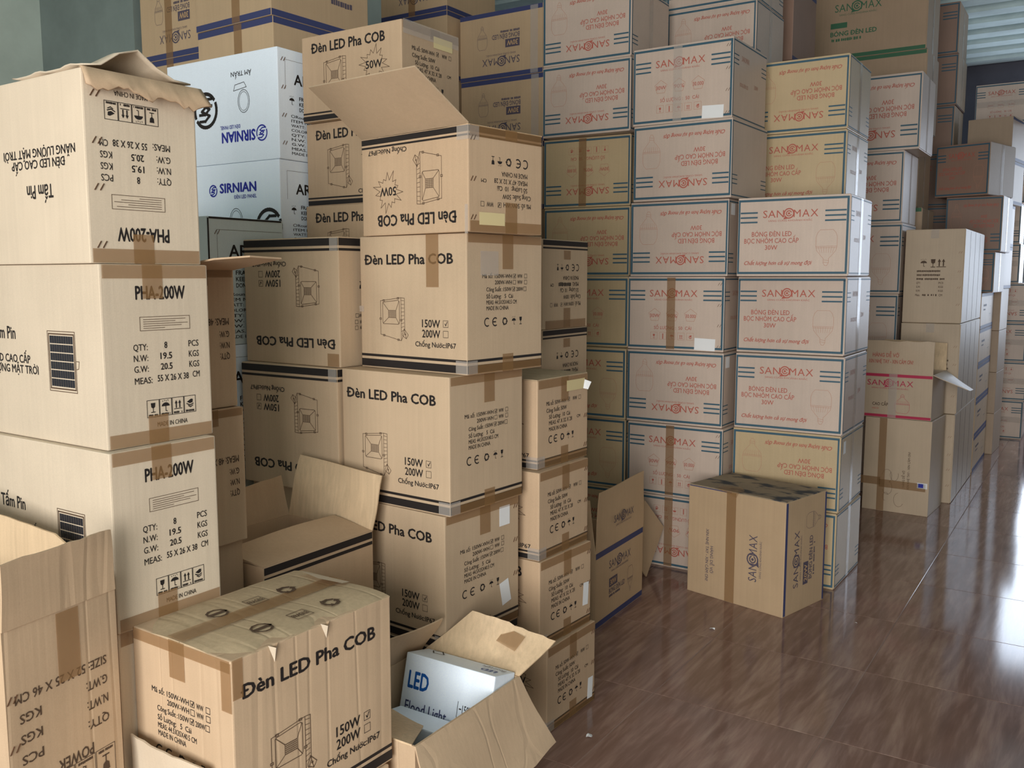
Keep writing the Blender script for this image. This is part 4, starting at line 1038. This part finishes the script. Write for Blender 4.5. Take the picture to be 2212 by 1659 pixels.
# ================================================================ FF: crushed open carton with white light boxes
b = open_shell('floodlight_carton', -1.285, 1.565, 0, .34, .45, .41, 0, 'kraft_creased', 'crushed open carton holding white floodlight boxes, front centre on the floor')
flap(b, [(.17, -.225, .41), (.17, .225, .41), (.235, .30, .20), (.27, -.26, .19)], 'kraft_creased', n=(14, 8), wob=.01, ragged=.006, seed=41)
pf = flap(b, [(-.16, .225, .41), (.17, .225, .41), (.235, .315, .495), (-.02, .285, .54)], 'inner', n=(12, 8), wob=.006, ragged=.004, seed=42)
flap(b, [(-.17, -.20, .41), (-.17, .225, .41), (-.085, .215, .525), (-.165, -.06, .50)], 'kraft', n=(12, 8), wob=.008, seed=43)
flap(b, [(-.17, -.225, .41), (.16, -.225, .41), (.07, -.07, .36), (-.14, -.06, .375)], 'inner', n=(10, 6), bend=.008, seed=44)
o = link('torn_tape', slab(.07, .05, .0006, 'tape', 'torn_tape'), pf); o.location = (.11, .274, .486); o.rotation_euler = (R(38), R(10), R(-8))
cx, cy = b.root.location.x, b.root.location.y
def led_box(x, y, z, w, d, h, rot, label, L=None, T=None):
    root = empty('light_box', (x, y, z)); root.rotation_euler = rot; tag(root, label, 'box', 'white floodlight boxes')
    q = Box(); q.w, q.d, q.h = w, d, h; q.root = root
    link('body', body_mesh(w, d, h, 'white'), root)
    if L: put_print(q, L, 'L')
    if T: face_place(link('print', print_mesh(T, w, d)[0], root), 'T', w, d, h, flip=True)
    return q
led_box(cx + .01, cy + .12, .225, .30, .10, .215, (R(-14), 0, 0), 'white floodlight box with blue lettering inside the crushed carton', d_led, d_led_top)
led_box(cx + .02, cy - .02, .13, .27, .10, .20, (R(-10), 0, 0), 'white floodlight box lying lower inside the crushed carton', None, None)

# ================================================================ FC: big floodlight carton, front
fcx, fcy = -1.352, 1.103
b0 = carton('floodlight_carton', fcx + .004, fcy - .012, -1.7, .315, .44, .369, 0, 'kraft', 'brown carton under the big foreground floodlight carton', single=False)
flap(b0, [(-.157, -.222, .369), (.157, -.222, .369), (.10, -.235, .545), (-.15, -.235, .545)], 'kraft_pale', ragged=.002, seed=51)
b = carton('floodlight_carton', fcx, fcy, -1.7, .318, .445, .398, .371, 'kraft_creased', 'big dusty-topped floodlight carton with large slanting title in the foreground', 'carton', 'large floodlight cartons', d_cob_info, d_cob_main)
# dusty top: two long flaps, slightly bowed and dented along the seam
for s in (-1, 1):
    n1, n2 = 16, 8; V, F = [], []
    for i in range(n1 + 1):
        for j in range(n2 + 1):
            yy = -.222 + .444 * i / n1; xx = s * (.001 + .158 * j / n2)
            e = j / n2
            zz = .3995 + .004 * math.sin(math.pi * e) - .003 * (e ** 8) + .0006 * math.sin(37 * yy + 2 * s) - .012 * math.exp(-((yy + .222) / .03) ** 2) * e
            if s == 1 and e > .8: zz -= .010 * math.exp(-((yy - .02) / .015) ** 2) + .010 * math.exp(-((yy + .12) / .014) ** 2)
            V.append((xx, yy, zz))
    for i in range(n1):
        for j in range(n2):
            a = i * (n2 + 1) + j; q = (a, a + n2 + 1, a + n2 + 2, a + 1); F.append(q if s < 0 else q[::-1])
    o = mesh_obj('flap', V, F, M['dusty'], b.root, smooth=True); m = o.modifiers.new('thick', 'SOLIDIFY'); m.thickness = .004; o.modifiers.new('crisp', 'EDGE_SPLIT').split_angle = R(35)
s_ = Print(.445, .318); d_fc_top(s_); P_ = Print(.318, .445); rot_in(P_, s_, 90)
o = link('print', P_.mesh('print'), b.root); face_place(o, 'T', b.w, b.d, b.h, .5, .5, .0076)
o = link('packing_tape', slab(.05, .45, .0004, 'tape', 'packing_tape'), b.root); face_place(o, 'T', b.w, b.d, b.h, .47, .5, .0068)
strip(b, 'L', .5, .035, .31, .024, 'tape'); strip(b, 'L', .47, .10, .05, .08, 'tape'); strip(b, 'L', .95, .14, .03, .10, 'tape'); strip(b, 'R', .03, .10, .025, .08, 'tape')
V = [(-.09, .222, .402), (.03, .224, .404), (.04, .19, .412), (-.02, .17, .418), (-.10, .19, .415)]
mesh_obj('torn_edge', V, [(0, 1, 2, 3, 4)], M['kraft_pale'], b.root)
for (yy, sz) in ((.02, .022), (-.12, .024)):
    V = [(.1585, yy - .012, .398), (.1585, yy + .014, .398), (.1605, yy + .002, .398 - sz * 1.6), (.168, yy, .392)]
    mesh_obj('tear', V, [(0, 2, 3), (3, 2, 1)], M['kraft_pale'], b.root)

# ================================================================ scraps of paper on the tiles
def scrap(x, y, s, rz, label, seed):
    rnd = random.Random(seed); n = 7
    V = [(0, 0, .006)] + [(s * rnd.uniform(.6, 1) * math.cos(2 * math.pi * i / n), s * rnd.uniform(.5, .9) * math.sin(2 * math.pi * i / n), rnd.uniform(.0, .008)) for i in range(n)]
    o = mesh_obj('paper_scrap', V, [(0, 1 + i, 1 + (i + 1) % n) for i in range(n)], M['paper']); o.location = (x, y, .0005); o.rotation_euler = (0, 0, rz)
    o.modifiers.new('thick', 'SOLIDIFY').thickness = .0006
    tag(o, label, 'paper', 'paper scraps on the tiles')
scrap(-1.33, 3.62, .016, .4, 'white paper scrap on the tiles before the lone stained-top carton', 1)
scrap(-1.335, 2.52, .015, 1.4, 'white paper scrap on the tiles near the lowest floodlight carton', 2)
scrap(-.83, 4.02, .007, .2, 'tiny white paper scrap on the tiles right of the lone carton', 3)

for o in COL.objects:
    if o.name.split('.')[0] == 'print': o['kind'] = 'stuff'
bpy.data.objects.remove(_fo); bpy.data.curves.remove(_fc)
